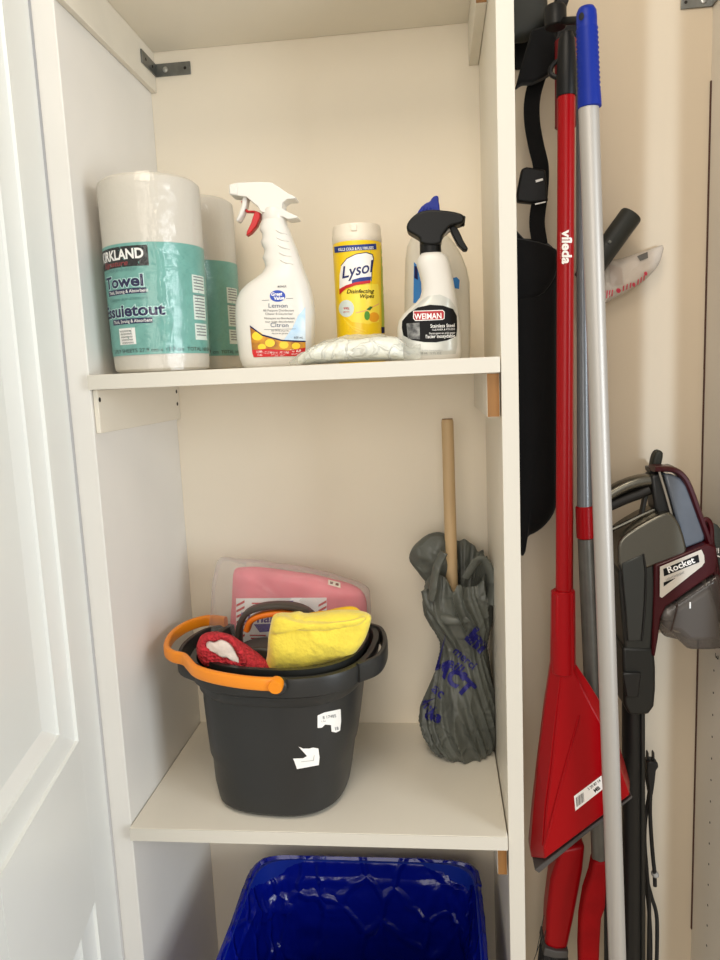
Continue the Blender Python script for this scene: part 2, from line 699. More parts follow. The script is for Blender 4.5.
# ---- corner brackets
def bracket(name_label, corner, z0, z1, lx, ly, sgn):
    x, y = corner
    t = thing('corner_bracket', (x, y, z0), name_label, 'bracket', 'steel corner brackets')
    th = .0022
    g = [box(min(x, x + sgn * lx), max(x, x + sgn * lx), y - th, y, z0, z1),
         box(min(x, x + sgn * th), max(x, x + sgn * th), y - ly, y, z0, z1)]
    obj('angle_plate', g, steel, t, bevel=.0006)
    zc = (z0 + z1) / 2
    obj('screw', lathe_ax((x + sgn * lx * .3, y - th, zc), (0, -1, 0), [(.0042, 0), (.0036, .0012), (.0018, .0018)], 14), M('screw_zinc', (190, 190, 186), .3, metal=.8), t)
    obj('hole', lathe_ax((x + sgn * lx * .85, y - th + .0002, zc), (0, -1, 0), [(.0022, 0), (.0022, .0004)], 12), hole_m, t)
    for k in (.3, .75):
        obj('hole', lathe_ax((x + sgn * (th - .0002), y - ly * k, zc), (sgn, 0, 0), [(.0022, 0), (.0022, .0004)], 12), hole_m, t)
    return t


a = at(158, 77, D - .002)
b = at(158, 64, D - .002)
bracket('grey steel corner bracket fixed beside the upper left batten', (.0087, D - .0005), a.z, b.z, .054, .055, 1)
a = at(705, 7, D - .002)
bracket('dark steel corner bracket in the upper right corner above the vacuum', (XR - .0005, D - .0005), a.z, a.z + .016, .042, .04, -1)

# ================================================================== UPPER SHELF
def roll(cx, cy, h, r0, r1, label, detail=True):
    base = Vector((cx, cy, Z1))
    t = thing('paper_towel_roll', base, label, 'paper towel', 'wrapped paper towel rolls')
    z0 = Z1 + .0006
    A0 = math.atan2(C0.y - cy, C0.x - cx)     # side that faces the room

    def R(z):
        return r0 + (r1 - r0) * (z - z0) / h

    def cyl(u, z, off=.0):
        rr = R(z) + off
        a = A0 + u / r0
        return Vector((cx + rr * math.cos(a), cy + rr * math.sin(a), z))
    prof = [(.018, z0), (r0 - .006, z0), (r0 - .001, z0 + .004), (r0, z0 + .01)]
    prof += [(R(z0 + h * k), z0 + h * k) for k in (.2, .4, .6, .8, .95)] + [(r1 - .001, z0 + h - .004), (r1 - .006, z0 + h), (.022, z0 + h)]
    prof += [(.021, z0 + h - .03), (.018, z0 + h - .03)]
    obj('paper_roll', lathe(cx, cy, prof, 56), paper, t)

    def patch(u0, u1, v0, v1, off, nu=24, nv=8):
        v, f = [], []
        for j in range(nv + 1):
            for i in range(nu + 1):
                v.append(cyl(u0 + (u1 - u0) * i / nu, z0 + v0 + (v1 - v0) * j / nv, off))
        for j in range(nv):
            for i in range(nu):
                a = j * (nu + 1) + i
                f.append((a, a + 1, a + nu + 2, a + nu + 1))
        return v, f

    band = obj('printed_band', patch(-PI * r0, PI * r0, .0205, .1475, .0007, 90, 10), teal, t)
    # wavy embossed print lines on the band
    g = []
    for k in range(13):
        uu = -.10 + k * .018
        for j in range(6):
            pts = []
            for s in range(9):
                q = s / 8
                pts.append(cyl(uu + .008 * math.sin(q * PI * 2 + k), z0 + .026 + j * .0205 + q * .018, .0009))
            vv, ff = [], []
            for s, p in enumerate(pts):
                d = Vector((-(p.y - cy), p.x - cx, 0)).normalized() * .0005
                vv += [p - d, p + d]
            for s in range(8):
                ff.append((2 * s, 2 * s + 1, 2 * s + 3, 2 * s + 2))
            g.append((vv, ff))
    obj('wave_print', g, M('teal_dark', (94, 156, 146), .45), band)

    def fn(u0, v0, off=.0012):
        return lambda u, v: cyl(u0 + u, z0 + v0 + v, off)
    x0 = -r0 * 1.46
    if detail:
        obj('name_plate', patch(x0, -r0 * .11, .121, .144, .0009), ink_black, band)
        obj('lettering', textmap('KIRKLAND', .0155, fn(-r0 * 1.37, .1300), .035, sx=.90), ink_white, band)
        obj('lettering', textmap('Signature', .0085, fn(x0 + .012, .1228), .01, .3, sx=1.3), ink_dred, band)
        for s_, u_, v_, sz, sx in (('Towel', -r0 * 1.24, .0990, .0185, 1.22), ('Essuietout', -r0 * 1.46, .0655, .0190, 1.14),):
            obj('lettering_outline', textmap(s_, sz, fn(u_, v_, .0010), .075, sx=sx), ink_pale, band)
            obj('lettering', textmap(s_, sz, fn(u_, v_, .0013), .03, sx=sx), ink_navy, band)
        obj('lettering', textmap('Create-a-size', .0068, fn(-r0 * 1.2, .1165), 0, .2, sx=1.3), M('ink_teal', (74, 132, 128), .5), band)
        obj('lettering', textmap('Coupe sur mesure', .0062, fn(-r0 * 1.15, .0835), 0, .2, sx=1.2), MATS['ink_teal'], band)
        for v_, u_, u1 in ((.0905, -r0 * 1.2, -r0 * .20), (.0565, -r0 * 1.12, -r0 * .13)):
            obj('slogan_bar', patch(u_, u1, v_, v_ + .0062, .0009), ink_navy, band)
            obj('lettering', textmap('Thick, Strong & Absorbent', .0052, fn(u_ + .003, v_ + .0014), .01, sx=1.0 if v_ > .07 else .95), ink_white, band)
        obj('note_print', patch(-r0 * .92, -r0 * .50, .033, .052, .0009, 8, 3), ink_white, band)
        g = []
        for k in range(5):
            g.append(textmap('mmmmmm', .0042, fn(-r0 * .88 + k * .0004, .0475 - k * .0034), 0, sx=.88))
        obj('lettering', g, ink_black, band)
        obj('lettering', textmap('2-PLY SHEETS 27.9 cm x 17.7 cm  TOTAL 160 SHEETS', .0062, fn(-r0 * 1.2, .0235), .012, sx=1.12), M('ink_dark_teal', (48, 78, 76), .5), band)
    for v0_, v1_ in ((.092, .113), (.0605, .089), (.0365, .056)):
        o = obj('panel_print', patch(r0 * .76, r0 * 1.22, v0_, v1_, .0009, 8, 3), M('ink_cream', (222, 232, 224), .5), band)
    g = []
    for k in range(20):
        v_ = .110 - k * .0036
        if v_ > .038 and not (.0885 < v_ < .0925) and not (.0555 < v_ < .061):
            g.append(patch(r0 * .80, r0 * 1.16, v_, v_ + .0013, .0012, 6, 1))
    obj('fine_print', g, ink_grey, band)
    # outer clear film with a long vertical seam crease
    rings = []
    n = 280
    for j in range(101):
        z = z0 + .001 + (h - .001) * j / 100
        ring = []
        for i in range(n):
            a = 2 * PI * i / n
            u = (a if a < PI else a - 2 * PI) * r0
            off = .0021 + .0006 * noise.noise(Vector((u * 60, z * 35, 2)))
            us = .006 + .006 * noise.noise(Vector((z * 22, 4, 7)))
            off += .0042 * math.exp(-((u - us) / .0028) ** 2) * (0.5 + .9 * noise.noise(Vector((z * 95, 1, u * 120))))
            if j > 95:
                off -= (j - 95) * .0007
            ring.append(cyl(u, z, off))
        rings.append(ring)
    obj('plastic_wrap', loft(rings, cap=False), film, t)
    return t


roll(.0680, .062, .2255, .0575, .0605, 'paper towel roll in teal printed wrap, standing in front by the left wall')
roll(.0725, .200, .2330, .0585, .0600, 'paper towel roll half hidden behind the front paper towel roll', True)

# ---- lemon cleaner spray bottle
def lemon():
    Y = .085
    c = at(276, 366, Y)
    t = thing('spray_bottle', (c.x, Y, Z1), 'white spray bottle with a red trigger lock and lemon picture label', 'spray bottle')
    rows = [(366.5, 248, 308), (364.5, 244, 311.5), (356, 241, 313.5), (335, 238, 314.5), (315, 236.8, 314.5), (303, 237.2, 313.2), (296, 239, 311.8),
            (290, 242, 310.5), (284, 248, 308.8), (278, 257, 306.5), (273, 263.5, 304.5), (267, 267, 302.5), (262, 265.5, 301), (258, 263.6, 299.5), (254, 265.4, 298),
            (250, 265.6, 296.8), (246, 263.2, 295), (242, 261.8, 293.4), (238, 263.6, 292), (234, 263, 290.5), (230, 260.6, 289), (226, 261.5, 287), (221, 263, 286)]
    dep = [.024, .028, .031, .032, .032, .032, .0315, .031, .030, .028, .026, .024, .023, .022, .022, .0215, .021, .020, .0195, .019, .0185, .018, .0175]
    g = rows_loft(rows, Y, dep, 2.9, 44, Z1 + .0004)
    obj('bottle_body', g, bottle_white, t, smooth=60)
    gg = []
    for k in range(5):      # moulded ribs on the neck
        y = 232 + k * 7.5
        tr = bvh(g)
        p = [onto(tr, 276 + k * 1.2, y - 2, .0001), onto(tr, 281 + k * 1.2, y + .5, .0004), onto(tr, 287 + k * 1.5, y + 2, .0001)]
        gg.append(tube(p, .0011, n=8, k=4))
    obj('neck_rib', gg, bottle_white, t)
    tr = bvh(g)
    # collar and sprayer
    ca, cb = at(262.5, 222, Y), at(287, 222, Y)
    cz = at(275, 209, Y).z
    cr = (cb.x - ca.x) / 2
    obj('collar', lathe((ca.x + cb.x) / 2, Y, [(cr * .9, ca.z - .002), (cr, ca.z), (cr, cz - .002), (cr * .9, cz)], 36), bottle_white, t)
    head = [(232.5, 187), (239, 185), (258, 184.3), (274, 184.8), (281, 189.5), (289, 195), (297.5, 199.2), (297, 201), (289, 201.5), (284.5, 205), (284, 211), (290, 214), (299.5, 218.4), (299, 220), (290, 221.3), (285, 219),
            (263, 214), (260, 208.5), (255, 204.5), (249, 199.2), (240, 198), (233.2, 197)]
    obj('sprayer_head', prism(head, Y - .0125, Y + .0125), bottle_white, t, bevel=.004, seg=3)
    obj('nozzle', prism([(231.6, 187), (240, 185.6), (240.6, 198), (232.2, 197.4)], Y - .0145, Y + .0145), bottle_white, t, bevel=.002)
    obj('trigger', prism([(244, 197), (249, 198), (247.5, 207), (244, 216), (240, 222.6), (237, 222), (240, 215), (243, 206)], Y - .008, Y + .008), bottle_white, t, bevel=.0018)
    lk = [(256, 211.5), (261.3, 213.5), (261, 219), (257.5, 227), (252, 233.5), (247.2, 236.6), (248, 232), (252, 224), (254.5, 216)]
    obj('trigger_lock', [prism(lk, Y - .006, Y + .006), prism([(241.5, 201), (245, 202), (246, 209), (249, 211), (256, 211), (256, 213), (247, 213), (243.5, 209)], Y - .004, Y + .004)], trigger_red, t, bevel=.0012, label='red plastic piece behind the white trigger')
    # label
    lb = obj('label', decal([(250, 326), (262, 335), (282, 340.5), (305.5, 341.5), (305.5, 347.5), (303, 355.5), (253.5, 357), (252, 350)], tr, .0004), M('lemon_print', (236, 168, 24), .4, col2=(150, 92, 22), vscale=55), t, label='label printed with yellow lemons')
    obj('red_strip', decal([(252, 350), (268, 348.6), (288, 350.5), (305.5, 347.5), (304.8, 353), (302, 355.8), (254, 357.2), (252.6, 354)], tr, .0007), ink_red, lb)
    for cx, cy, r in ((257.5, 336, 5.5), (270, 343, 5), (284, 345, 4.6), (296, 346, 4.3), (262, 347, 4)):
        obj('lemon_picture', decal(ell(cx, cy, r, r * .8, 14), tr, .0006), M('lemon_yellow', (248, 206, 42), .4), lb)
    obj('blue_line', decal([(250, 325.4), (262, 334.2), (282, 339.8), (305.5, 340.8), (305.5, 342.2), (282, 341.2), (262, 335.8), (250, 327)], tr, .0007), ink_navy, lb)
    obj('sky_print', decal([(305.2, 307), (305.5, 340.8), (284, 339.8), (293, 327), (298, 316)], tr, .0003), M('ink_sky', (170, 204, 232), .4, col2=(220, 232, 240), vscale=40), lb)
    obj('logo', decal(ell(277.6, 296, 7.8, 5.8, 24), tr, .0005), ink_blue, lb)
    obj('lettering', [text('Great', 276.6, 295.6, 4.6, tr, .05, bold=.03, shear=.1), text('Value', 279, 299.6, 4.6, tr, .05, bold=.03, shear=.1)], ink_white, lb)
    tx = [text('Lemon', 278, 307.6, 6.2, tr, -.01, sx=1.15), text('Citron', 279.5, 327, 6.0, tr, -.01, sx=1.15)]
    obj('lettering', tx, M('ink_slate', (74, 92, 120), .5), lb)
    tx = [text('All Purpose Disinfectant', 278.5, 311.4, 3.0, tr, 0, sx=1.05), text('Cleaner & Deodorizer', 279, 314.8, 3.0, tr, 0),
          text('Nettoyant et désinfectant', 279.5, 319.2, 3.0, tr, 0, sx=.98), text('tout usage désodorisant', 279.5, 322.6, 2.9, tr, 0),
          text('kills 99.9% of germs', 280, 331.4, 2.2, tr, 0), text('élimine les germes', 280, 334, 2.2, tr, 0), text('BONUS', 282, 287.4, 2.6, tr, .03, bold=.02), text('650 mL', 298.5, 338.5, 3.0, tr, 0, bold=.01)]
    obj('lettering', tx, M('ink_charcoal', (70, 72, 80), .5), lb)
    obj('lettering', [text('100%', 260, 353, 3.4, tr, .02, bold=.02), text('CLEANING POWER', 277, 353.4, 2.9, tr, 0, bold=.02), text('BONUS', 295.5, 352, 3.4, tr, -.02, bold=.02), text('PURE', 260, 355.8, 2.2, tr, 0), text('NETTOIE TOUT', 277, 356, 2.2, tr, 0), text('GRATUIT', 296, 354.8, 2.2, tr, 0)], ink_white, lb)
    obj('rule_line', [decal([(262, 300.2), (269, 299.9), (269, 300.4), (262, 300.7)], tr), decal([(286, 298.4), (293, 298.1), (293, 298.6), (286, 298.9)], tr), decal([(264, 329.4), (296, 328.6), (296, 329), (264, 329.8)], tr)], ink_grey, lb)


lemon()

# ---- wipes canister
def canister():
    Y = .150
    a, b = at(335.2, 290, Y), at(384.6, 290, Y)
    cx = (a.x + b.x) / 2 - .001
    r = (b.x - a.x) / 2 * .985
    zt, zl = at(358, 226.5, Y).z, at(358, 243.5, Y).z
    t = thing('wipes_canister', (cx, Y, Z1), 'yellow labelled disinfecting wipes canister with a cream lid', 'canister')
    g = lathe(cx, Y, [(r * .9, Z1 + .0004), (r * .97, Z1 + .002), (r * .985, Z1 + .006), (r, zl - .004), (r * .98, zl - .001)], 56)
    yel = M('canister_yellow', (246, 206, 22), .28, coat=.2)
    obj('tub', g, yel, t)
    obj('lid', lathe(cx, Y, [(r * .98, zl - .0012), (r * 1.005, zl), (r * 1.005, zl + .008), (r * .985, zl + .0095), (r * .985, zt - .006), (r * .95, zt - .001), (r * .8, zt)], 56), M('lid_cream', (236, 226, 208), .35), t)
    obj('lid_hinge', box(cx - .004, cx + .004, Y - r * 1.0 - .0015, Y - r * .9, zl + .010, zt - .003), MATS['lid_cream'], t, bevel=.001)
    tr = bvh(g)
    lb = obj('label', decal([(342, 302), (341, 292), (352, 287), (365, 284), (378, 284), (380, 300), (379, 322), (368, 324), (352, 322), (344, 315)], tr, .0003), M('ink_lemon', (252, 226, 70), .35), t, label='printed brand label')
    obj('side_strip', decal([(380.6, 245.5), (383, 245.5), (384.2, 320), (384, 330), (381.6, 330)], tr, .0004), M('ink_lime', (178, 196, 60), .4), lb)
    obj('banner', decal([(334.3, 246.8), (345, 245.4), (376, 243.6), (376.5, 249.4), (355, 250.6), (334.9, 253)], tr, .0005), M('ink_royal', (24, 52, 132), .4), lb)
    obj('lettering', text('KILLS COLD & FLU VIRUSES', 356, 250, 3.9, tr, .055, bold=.02, sx=.74), ink_white, lb)
    shp = [(339.6, 292.5), (339.8, 275), (341.5, 266), (347, 259), (356, 254.5), (366, 253), (372, 255), (373, 259), (371.5, 270), (371, 281), (360, 282.2), (350, 285)]
    obj('logo_border', decal([(p[0] + (p[0] - 356) * .05, p[1] + (p[1] - 272) * .05) for p in shp[2:-2]], tr, .0004), ink_navy, lb)
    obj('logo_plate', decal(shp, tr, .0006), ink_white, lb)
    obj('lettering', text('Lysol', 357, 275.2, 16.5, tr, .22, off=.0009, bold=.012, shear=.35, sx=.92, mx=3), M('ink_deep_navy', (18, 30, 96), .4), lb)
    obj('swoosh_blue', decal([(352, 280), (360, 277.6), (371, 276.6), (370.6, 280.6), (362, 281.4), (352, 283.6)], tr, .0009), M('ink_royal', (0, 0, 0)), lb)
    obj('swoosh_red', decal([(339.6, 289), (346, 285.4), (356, 282.2), (370.4, 280.2), (370, 283), (356, 285), (346, 288.6), (339.8, 294.5)], tr, .001), ink_red, lb)
    obj('lettering', [text('Disinfecting', 360, 293.2, 5.8, tr, .02, bold=.015, shear=.25, sx=.98), text('Wipes', 366.5, 298, 5.6, tr, .03, bold=.015, shear=.25)], ink_black, lb)
    obj('glow_print', decal(ell(346.5, 308.5, 7.6, 8.6, 20), tr, .0004), M('ink_ice', (214, 226, 222), .4), lb)
    obj('lettering', [text('99%', 346.6, 309.6, 3.4, tr, bold=.01), text('germs', 346.6, 312.4, 2.4, tr)], ink_red, lb)
    obj('pink_line', decal([(356, 312.4), (366, 310), (379, 303.2), (379, 304.2), (366, 311), (356, 313.3)], tr, .0005), M('ink_peach', (240, 176, 120), .4), lb)
    obj('lemon_picture', decal(ell(373.8, 317.2, 5.2, 5.0, 18), tr, .0006), M('ink_orange', (236, 164, 30), .4), lb)
    obj('lime_picture', decal(ell(367, 315.6, 2.8, 4.6, 14), tr, .0008), M('ink_green', (84, 152, 44), .4), lb)
    obj('leaf_picture', decal([(366.5, 309.5), (370, 306.4), (372.6, 306.8), (370, 310.4)], tr, .0008), M('ink_leaf', (40, 104, 30), .4), lb)
    obj('curve_line', [decal([(343.5 + k * 3, 318 + k * 4), (352 + k * 2, 326 + k * 3), (366, 331 + k * 3), (366, 331.7 + k * 3), (352 + k * 2, 326.9 + k * 3), (343.5 + k * 3, 319 + k * 4)], tr, .0005) for k in range(2)], MATS['ink_lemon'], lb)
    obj('corner_print', decal([(381, 327), (384.2, 327), (384.2, 333), (381.4, 333.4)], tr, .0008), ink_navy, lb)


canister()

# ---- stainless cleaner bottle
def steelspray():
    Y = .075
    c = at(430, 361, Y)
    t = thing('spray_bottle', (c.x, Y, Z1), 'white spray bottle with black trigger head and black oval label', 'spray bottle')
    rows = [(361.5, 402, 457), (359.5, 399.5, 460), (352, 397.6, 461.5), (338, 397, 461), (326, 397.2, 460), (319, 399, 459.2), (313, 403.5, 458.4), (307, 410, 457.6), (302, 416, 457), (297, 420, 456),
            (291, 421.6, 455), (282, 421.2, 453.4), (272, 418.8, 451.6), (265, 416.6, 450), (260, 416.4, 448.4), (256.5, 418.6, 446), (254, 421, 442)]
    dep = [.021, .024, .027, .027, .027, .027, .0265, .026, .025, .024, .023, .021, .0195, .019, .018, .0165, .0145]
    g = rows_loft(rows, Y, dep, 2.8, 44, Z1 + .0004)
    obj('bottle_body', g, bottle_white, t, smooth=60)
    tr = bvh(g)
    ca, cb = at(419.8, 254.5, Y), at(441.4, 254.5, Y)
    cz = at(430, 236, Y).z
    cr = (cb.x - ca.x) / 2
    obj('collar', lathe((ca.x + cb.x) / 2, Y, [(cr * .9, ca.z - .0015), (cr, ca.z), (cr * .97, cz), (cr * .8, cz + .004)], 36), black_pl, t)
    hd = spl2([(420.5, 245), (420, 240.5), (414, 236.6), (408.2, 233), (407, 228.5), (409, 223.5), (414, 218), (421, 213.8), (432, 212), (446, 213), (456, 214.6), (462.5, 217), (464, 221), (462, 225.2), (456, 226.8), (450, 228.5), (446, 233), (441.6, 239), (441, 245), (431, 247)], 2)
    obj('sprayer_head', prism(hd, Y - .0145, Y + .0145), black_pl, t, bevel=.006, seg=4)
    obj('nozzle', lathe_ax(at(457, 220.6, Y), at(464, 221.2, Y) - at(457, 220.6, Y), [(.006, 0), (.0062, .0085), (.005, .0095)], 16), black_pl, t)
    obj('trigger', prism([(449, 228.5), (455, 226), (459, 232), (463, 241), (468, 249.6), (466.5, 251.6), (463, 251), (457, 245), (452.5, 236)], Y - .007, Y + .007), black_pl, t, bevel=.0016)
    obj('pump_stem', prism([(440, 231), (450, 227.5), (451, 231), (446, 235), (441, 237)], Y - .005, Y + .005), M('stem_grey', (170, 164, 156), .4), t, bevel=.001)
    lb = obj('label', decal([(402, 322), (412, 310), (421, 301), (428, 296), (440, 294.5), (450, 299), (456, 308), (457.2, 325), (457.4, 345), (455.5, 354), (425, 355.6), (407, 354.6), (402.4, 346)], tr, .0004), M('label_silver', (206, 206, 198), .3, metal=.25, var=.12, vscale=40), t, label='silver label with black oval')
    obj('oval_print', decal([(402.4, 321), (409, 313.4), (418, 307.5), (430, 304.8), (443, 305.6), (453, 309), (456.6, 316), (457, 328), (456, 336.5), (447, 340.4), (436, 342.4), (424, 342.2), (412, 340), (403.6, 335.6), (402, 328)], tr, .0007), ink_black, lb)
    obj('badge_border', decal([(413.4, 311), (442.6, 309.9), (444.6, 312), (444.4, 318.8), (442, 319.9), (415.4, 321), (413.2, 318.4)], tr, .001), ink_white, lb)
    obj('badge', decal([(414.2, 311.7), (442.4, 310.7), (443.9, 312.4), (443.7, 318.4), (441.6, 319.2), (415.6, 320.2), (414, 318)], tr, .0012), M('badge_red', (172, 30, 36), .4), lb)
    obj('lettering', text('WEIMAN', 428.3, 319, 8.0, tr, .035, off=.0015, bold=.018, sx=.84), ink_white, lb)
    obj('pot_picture', decal([(406.6, 323.6), (419.6, 322.6), (420, 339.4), (408, 338.6)], tr, .001), M('pot_grey', (150, 150, 146), .3, col2=(60, 60, 60), vscale=120), lb)
    obj('lettering', [text('Stainless Steel', 454.6, 327, 5.0, tr, .03, off=.0011, bold=.008, align='RIGHT', sx=.86), text('CLEANER & POLISH', 454.6, 330, 2.6, tr, .03, off=.0011, align='RIGHT'),
                      text('Nettoyant et poli pour', 455, 333.6, 2.8, tr, .03, off=.0011, align='RIGHT'), text('l\'acier inoxydable', 455, 337.4, 5.0, tr, .03, off=.0011, bold=.012, align='RIGHT', sx=.84)], ink_white, lb)
    obj('lettering', [text('355 mL  12 FL OZ', 430, 354, 3.0, tr, 0), text('POLISHES CLEANS PROTECTS', 432, 351, 1.6, tr, 0)], ink_grey, lb)


steelspray()

# ---- translucent bottle with blue cap behind
def bluecap():
    Y = .165
    c = at(437, 361, Y)
    t = thing('cleaner_bottle', (c.x, Y, Z1), 'pale bottle with a blue cap standing behind the black-headed spray bottle', 'bottle')
    m = M('bottle_pale', (228, 222, 208), .3, translucent=.25)
    rows = [(363, 408, 467), (360, 405, 470), (330, 404.5, 470.5), (285, 404.5, 469.6), (272, 405, 467), (258, 405.5, 462), (246, 407, 455), (238, 411, 449), (232, 417, 443), (224, 419, 441), (216, 419, 440)]
    g = rows_loft(rows, Y, [.022, .025, .026, .026, .025, .024, .021, .018, .013, .012, .012], 2.8, 40, Z1 + .0004)
    obj('bottle_body', g, m, t, smooth=60)
    blue = M('cap_blue', (8, 36, 142), .35, spec=.3)
    cap = [(416.5, 217), (418.5, 213), (421.5, 208.5), (426, 205), (430, 203.4), (431.5, 200.6), (434, 198), (437.4, 197.4), (438.8, 199.4), (438.6, 203), (439.4, 207), (440, 213), (440, 218), (428, 219)]
    obj('cap', prism(cap, Y - .012, Y + .012), blue, t, bevel=.004, seg=3)
    obj('cap_rib', [tube([at(421 + k * 3.4, 214, Y - .0125), at(424 + k * 3.2, 207.5, Y - .0125)], .0008, n=6, k=0) for k in range(4)], blue, t)
    tr = bvh(g)
    lb = obj('label', decal([(414, 262), (417, 265), (421, 270), (424, 300), (419, 303), (413.4, 303)], tr, .0005), M('label_cyan', (34, 118, 190), .4), t, label='bright blue printed label')
    obj('label_strip', decal([(414.6, 266), (417.6, 266.5), (418, 280), (414.4, 278)], tr, .0008), ink_navy, lb)
    obj('label_wave', decal([(453, 278), (456.5, 277), (459.5, 280), (459, 289), (453, 288)], tr, .0005), MATS['label_cyan'], lb)


bluecap()

# ---- small clear bag of white pads lying at the shelf edge
def padbag():
    Y = .028
    t = thing('plastic_bag', (at(350, 364, Y).x, Y, Z1), 'crumpled clear plastic bag with white pads lying at the shelf edge', 'plastic bag')
    top = [(289, 362.5), (297, 357.5), (305, 353), (316, 346), (330, 341), (345, 338), (360, 337), (375, 336), (388, 336), (397, 338), (403, 342), (408, 347.5), (414, 346.5), (421, 345.5)]

    def lump(x_lo, x_hi, shrink, amp, seed, zlift):
        rings = []
        for i in range(34):
            px = x_lo + (x_hi - x_lo) * i / 33
            for k in range(len(top) - 1):
                if top[k][0] <= px <= top[k + 1][0]:
                    q = (px - top[k][0]) / (top[k + 1][0] - top[k][0])
                    py = top[k][1] + (top[k + 1][1] - top[k][1]) * q
            a = at(px, py, Y)
            hz = max(.004, a.z - Z1) * shrink
            e = min(1, min(i, 33 - i) / 6 + .18)
            ring = []
            for j in range(24):
                an = 2 * PI * j / 24
                yy = math.cos(an) * (.026 * e + .004) * shrink
                zz = .5 * hz + math.sin(an) * .5 * hz
                p = Vector((a.x, Y + yy, Z1 + .0012 + zlift + zz))
                nz = noise.fractal(p * 55 + Vector((seed, seed, 0)), 1, 2, 3) * amp
                p += Vector((nz * .3, nz * math.cos(an), nz * max(0, math.sin(an))))
                p.z = max(p.z, Z1 + .0008 + zlift)
                ring.append(p)
            rings.append(ring)
        return loft(rings)
    obj('pad_bundle', lump(299, 403, .86, .004, 3, .0012), M('pad_white', (250, 250, 240), .6, bump=.7, bscale=40, btype='crinkle', var=.06, vscale=50), t, smooth=70)
    obj('bag_film', lump(290.5, 420.5, 1.0, .005, 9, 0), M('bag_film_soft', (250, 252, 244), .14, film=.16, bump=.8, bscale=50, btype='crumple', spec=.7), t, smooth=70)


padbag()

# ================================================================== LOWER SHELF
# ---- bucket
BC = Vector((.190, .128, 0))
buck_m = M('bucket_grey', (46, 46, 45), .40, spec=.35, bump=.03, bscale=200, var=.06, vscale=12)
ZR = .994


def bucket():
    t = thing('bucket', (BC.x, BC.y, Z2), 'dark grey plastic bucket with an orange handle on the lower shelf', 'bucket')
    rot = math.radians(-6)
    S = [  # z, hx, hy, cx, cy
        (Z2 + .0004, .070, .066, .184, .098), (Z2 + .002, .081, .077, .184, .098), (Z2 + .007, .087, .082, .184, .098), (Z2 + .03, .0915, .0865, .184, .101), (Z2 + .060, .0950, .0900, .185, .106),
        (Z2 + .068, .0985, .093, .185, .108), (Z2 + .10, .1030, .098, .186, .114), (Z2 + .140, .1075, .103, .187, .120), (Z2 + .152, .1085, .105, .188, .122), (Z2 + .156, .1130, .110, .188, .124), (Z2 + .166, .1150, .112, .189, .125), (Z2 + .170, .1235, .120, .190, .128),
        (ZR - .004, .1270, .123, .190, .130), (ZR, .1255, .122, .190, .130), (ZR, .1180, .114, .190, .130), (ZR - .006, .1160, .112, .190, .130), (Z2 + .10, .098, .095, .186, .116), (Z2 + .01, .080, .078, .184, .106)]
    g = loft([sq_ring(cx, cy, z, a, b, 2.7, 64, rot) for z, a, b, cx, cy in S])
    obj('bucket_body', g, buck_m, t, smooth=35)
    tr = bvh(g)
    # carrying lug on the right and lug on the left
    for pts in ([(.296, .205), (.3170, .185), (.3270, .135), (.3215, .080), (.2980, .050)], [(.088, .205), (.056, .185), (.043, .135), (.052, .080), (.086, .050)]):
        P = [Vector((x, y, ZR - .010)) for x, y in pts]
        obj('rim_lug', tube(P, .0038, .013, ref=(0, 0, 1), sq=4, n=16), buck_m, t)
        P = [p * .62 + Vector((BC.x, .13, ZR - .010)) * .38 for p in P]
    obj('pivot_boss', lathe_ax(atz(277, 684, ZR) + Vector((0, .012, -.006)), (0, -1, 0), [(.011, 0), (.011, .008), (.009, .010)], 20), buck_m, t)
    # inner tray
    tray = loft([sq_ring(BC.x, .130, z, a, b, 2.6, 56, rot) for z, a, b in ((ZR - .004, .1125, .108), (ZR + .006, .113, .1085), (ZR + .006, .106, .1015), (ZR - .020, .100, .096), (ZR - .024, .02, .02))], cap0=False)
    obj('inner_tray', tray, M('tray_dark', (34, 35, 33), .38, spec=.35), t)
    # orange handle folded down on the left
    hp = [(226, 622), (216, 620.4), (207, 620.5), (196, 623), (184, 628), (173, 636), (167.5, 645), (167.5, 652), (174, 656.5), (184, 659), (189, 664), (196, 671), (212, 676.5), (236, 681), (258, 683.5), (276, 684.2)]
    P = [atz(x, y, ZR + .008) for x, y in hp]
    org = M('handle_orange', (240, 142, 22), .35)
    h = obj('handle', tube(P, .0042, .0082, ref=(0, 0, 1), sq=3.5, n=16, k=5), org, t)
    e = P[-1]
    obj('handle_end', lathe_ax(e + Vector((0, .006, 0)), (0, -1, -.15), [(.0085, 0), (.0090, .002), (.0090, .011), (.0080, .013)], 20), org, h)
    # torn stickers
    s1 = obj('sticker', decal([(317.5, 715.5), (324, 712.5), (340.5, 709), (341, 721), (340, 730.5), (336, 732.5), (331.5, 731.5), (331, 725), (325, 724.5), (322, 727.5), (317.5, 728)], tr, .0004), ink_white, t, label='torn white price sticker')
    obj('lettering', [text('8 17485', 329.5, 718, 4.2, tr, .15, off=.0008, bold=.01), text('1 lm', 323.5, 722, 2.6, tr, .15, off=.0008), text('18', 336.5, 729.8, 4.2, tr, .15, off=.0008, bold=.03)], ink_grey, s1)
    s2 = obj('sticker', decal([(298.5, 746.5), (303, 748.5), (309, 748.5), (313, 747.5), (318.3, 748.4), (319.5, 757), (318.8, 765), (308, 767), (297, 769), (294, 760.5), (293, 758.5), (303, 758.2), (307, 756)], tr, .0004), ink_white, t, label='torn white sticker remnant')
    obj('tear_line', [decal([(301, 761.4), (313, 760), (314, 755), (314.5, 755), (313.8, 760.7), (301, 762)], tr, .0007)], M('ink_pale_grey', (190, 190, 184), .6), s2)


bucket()

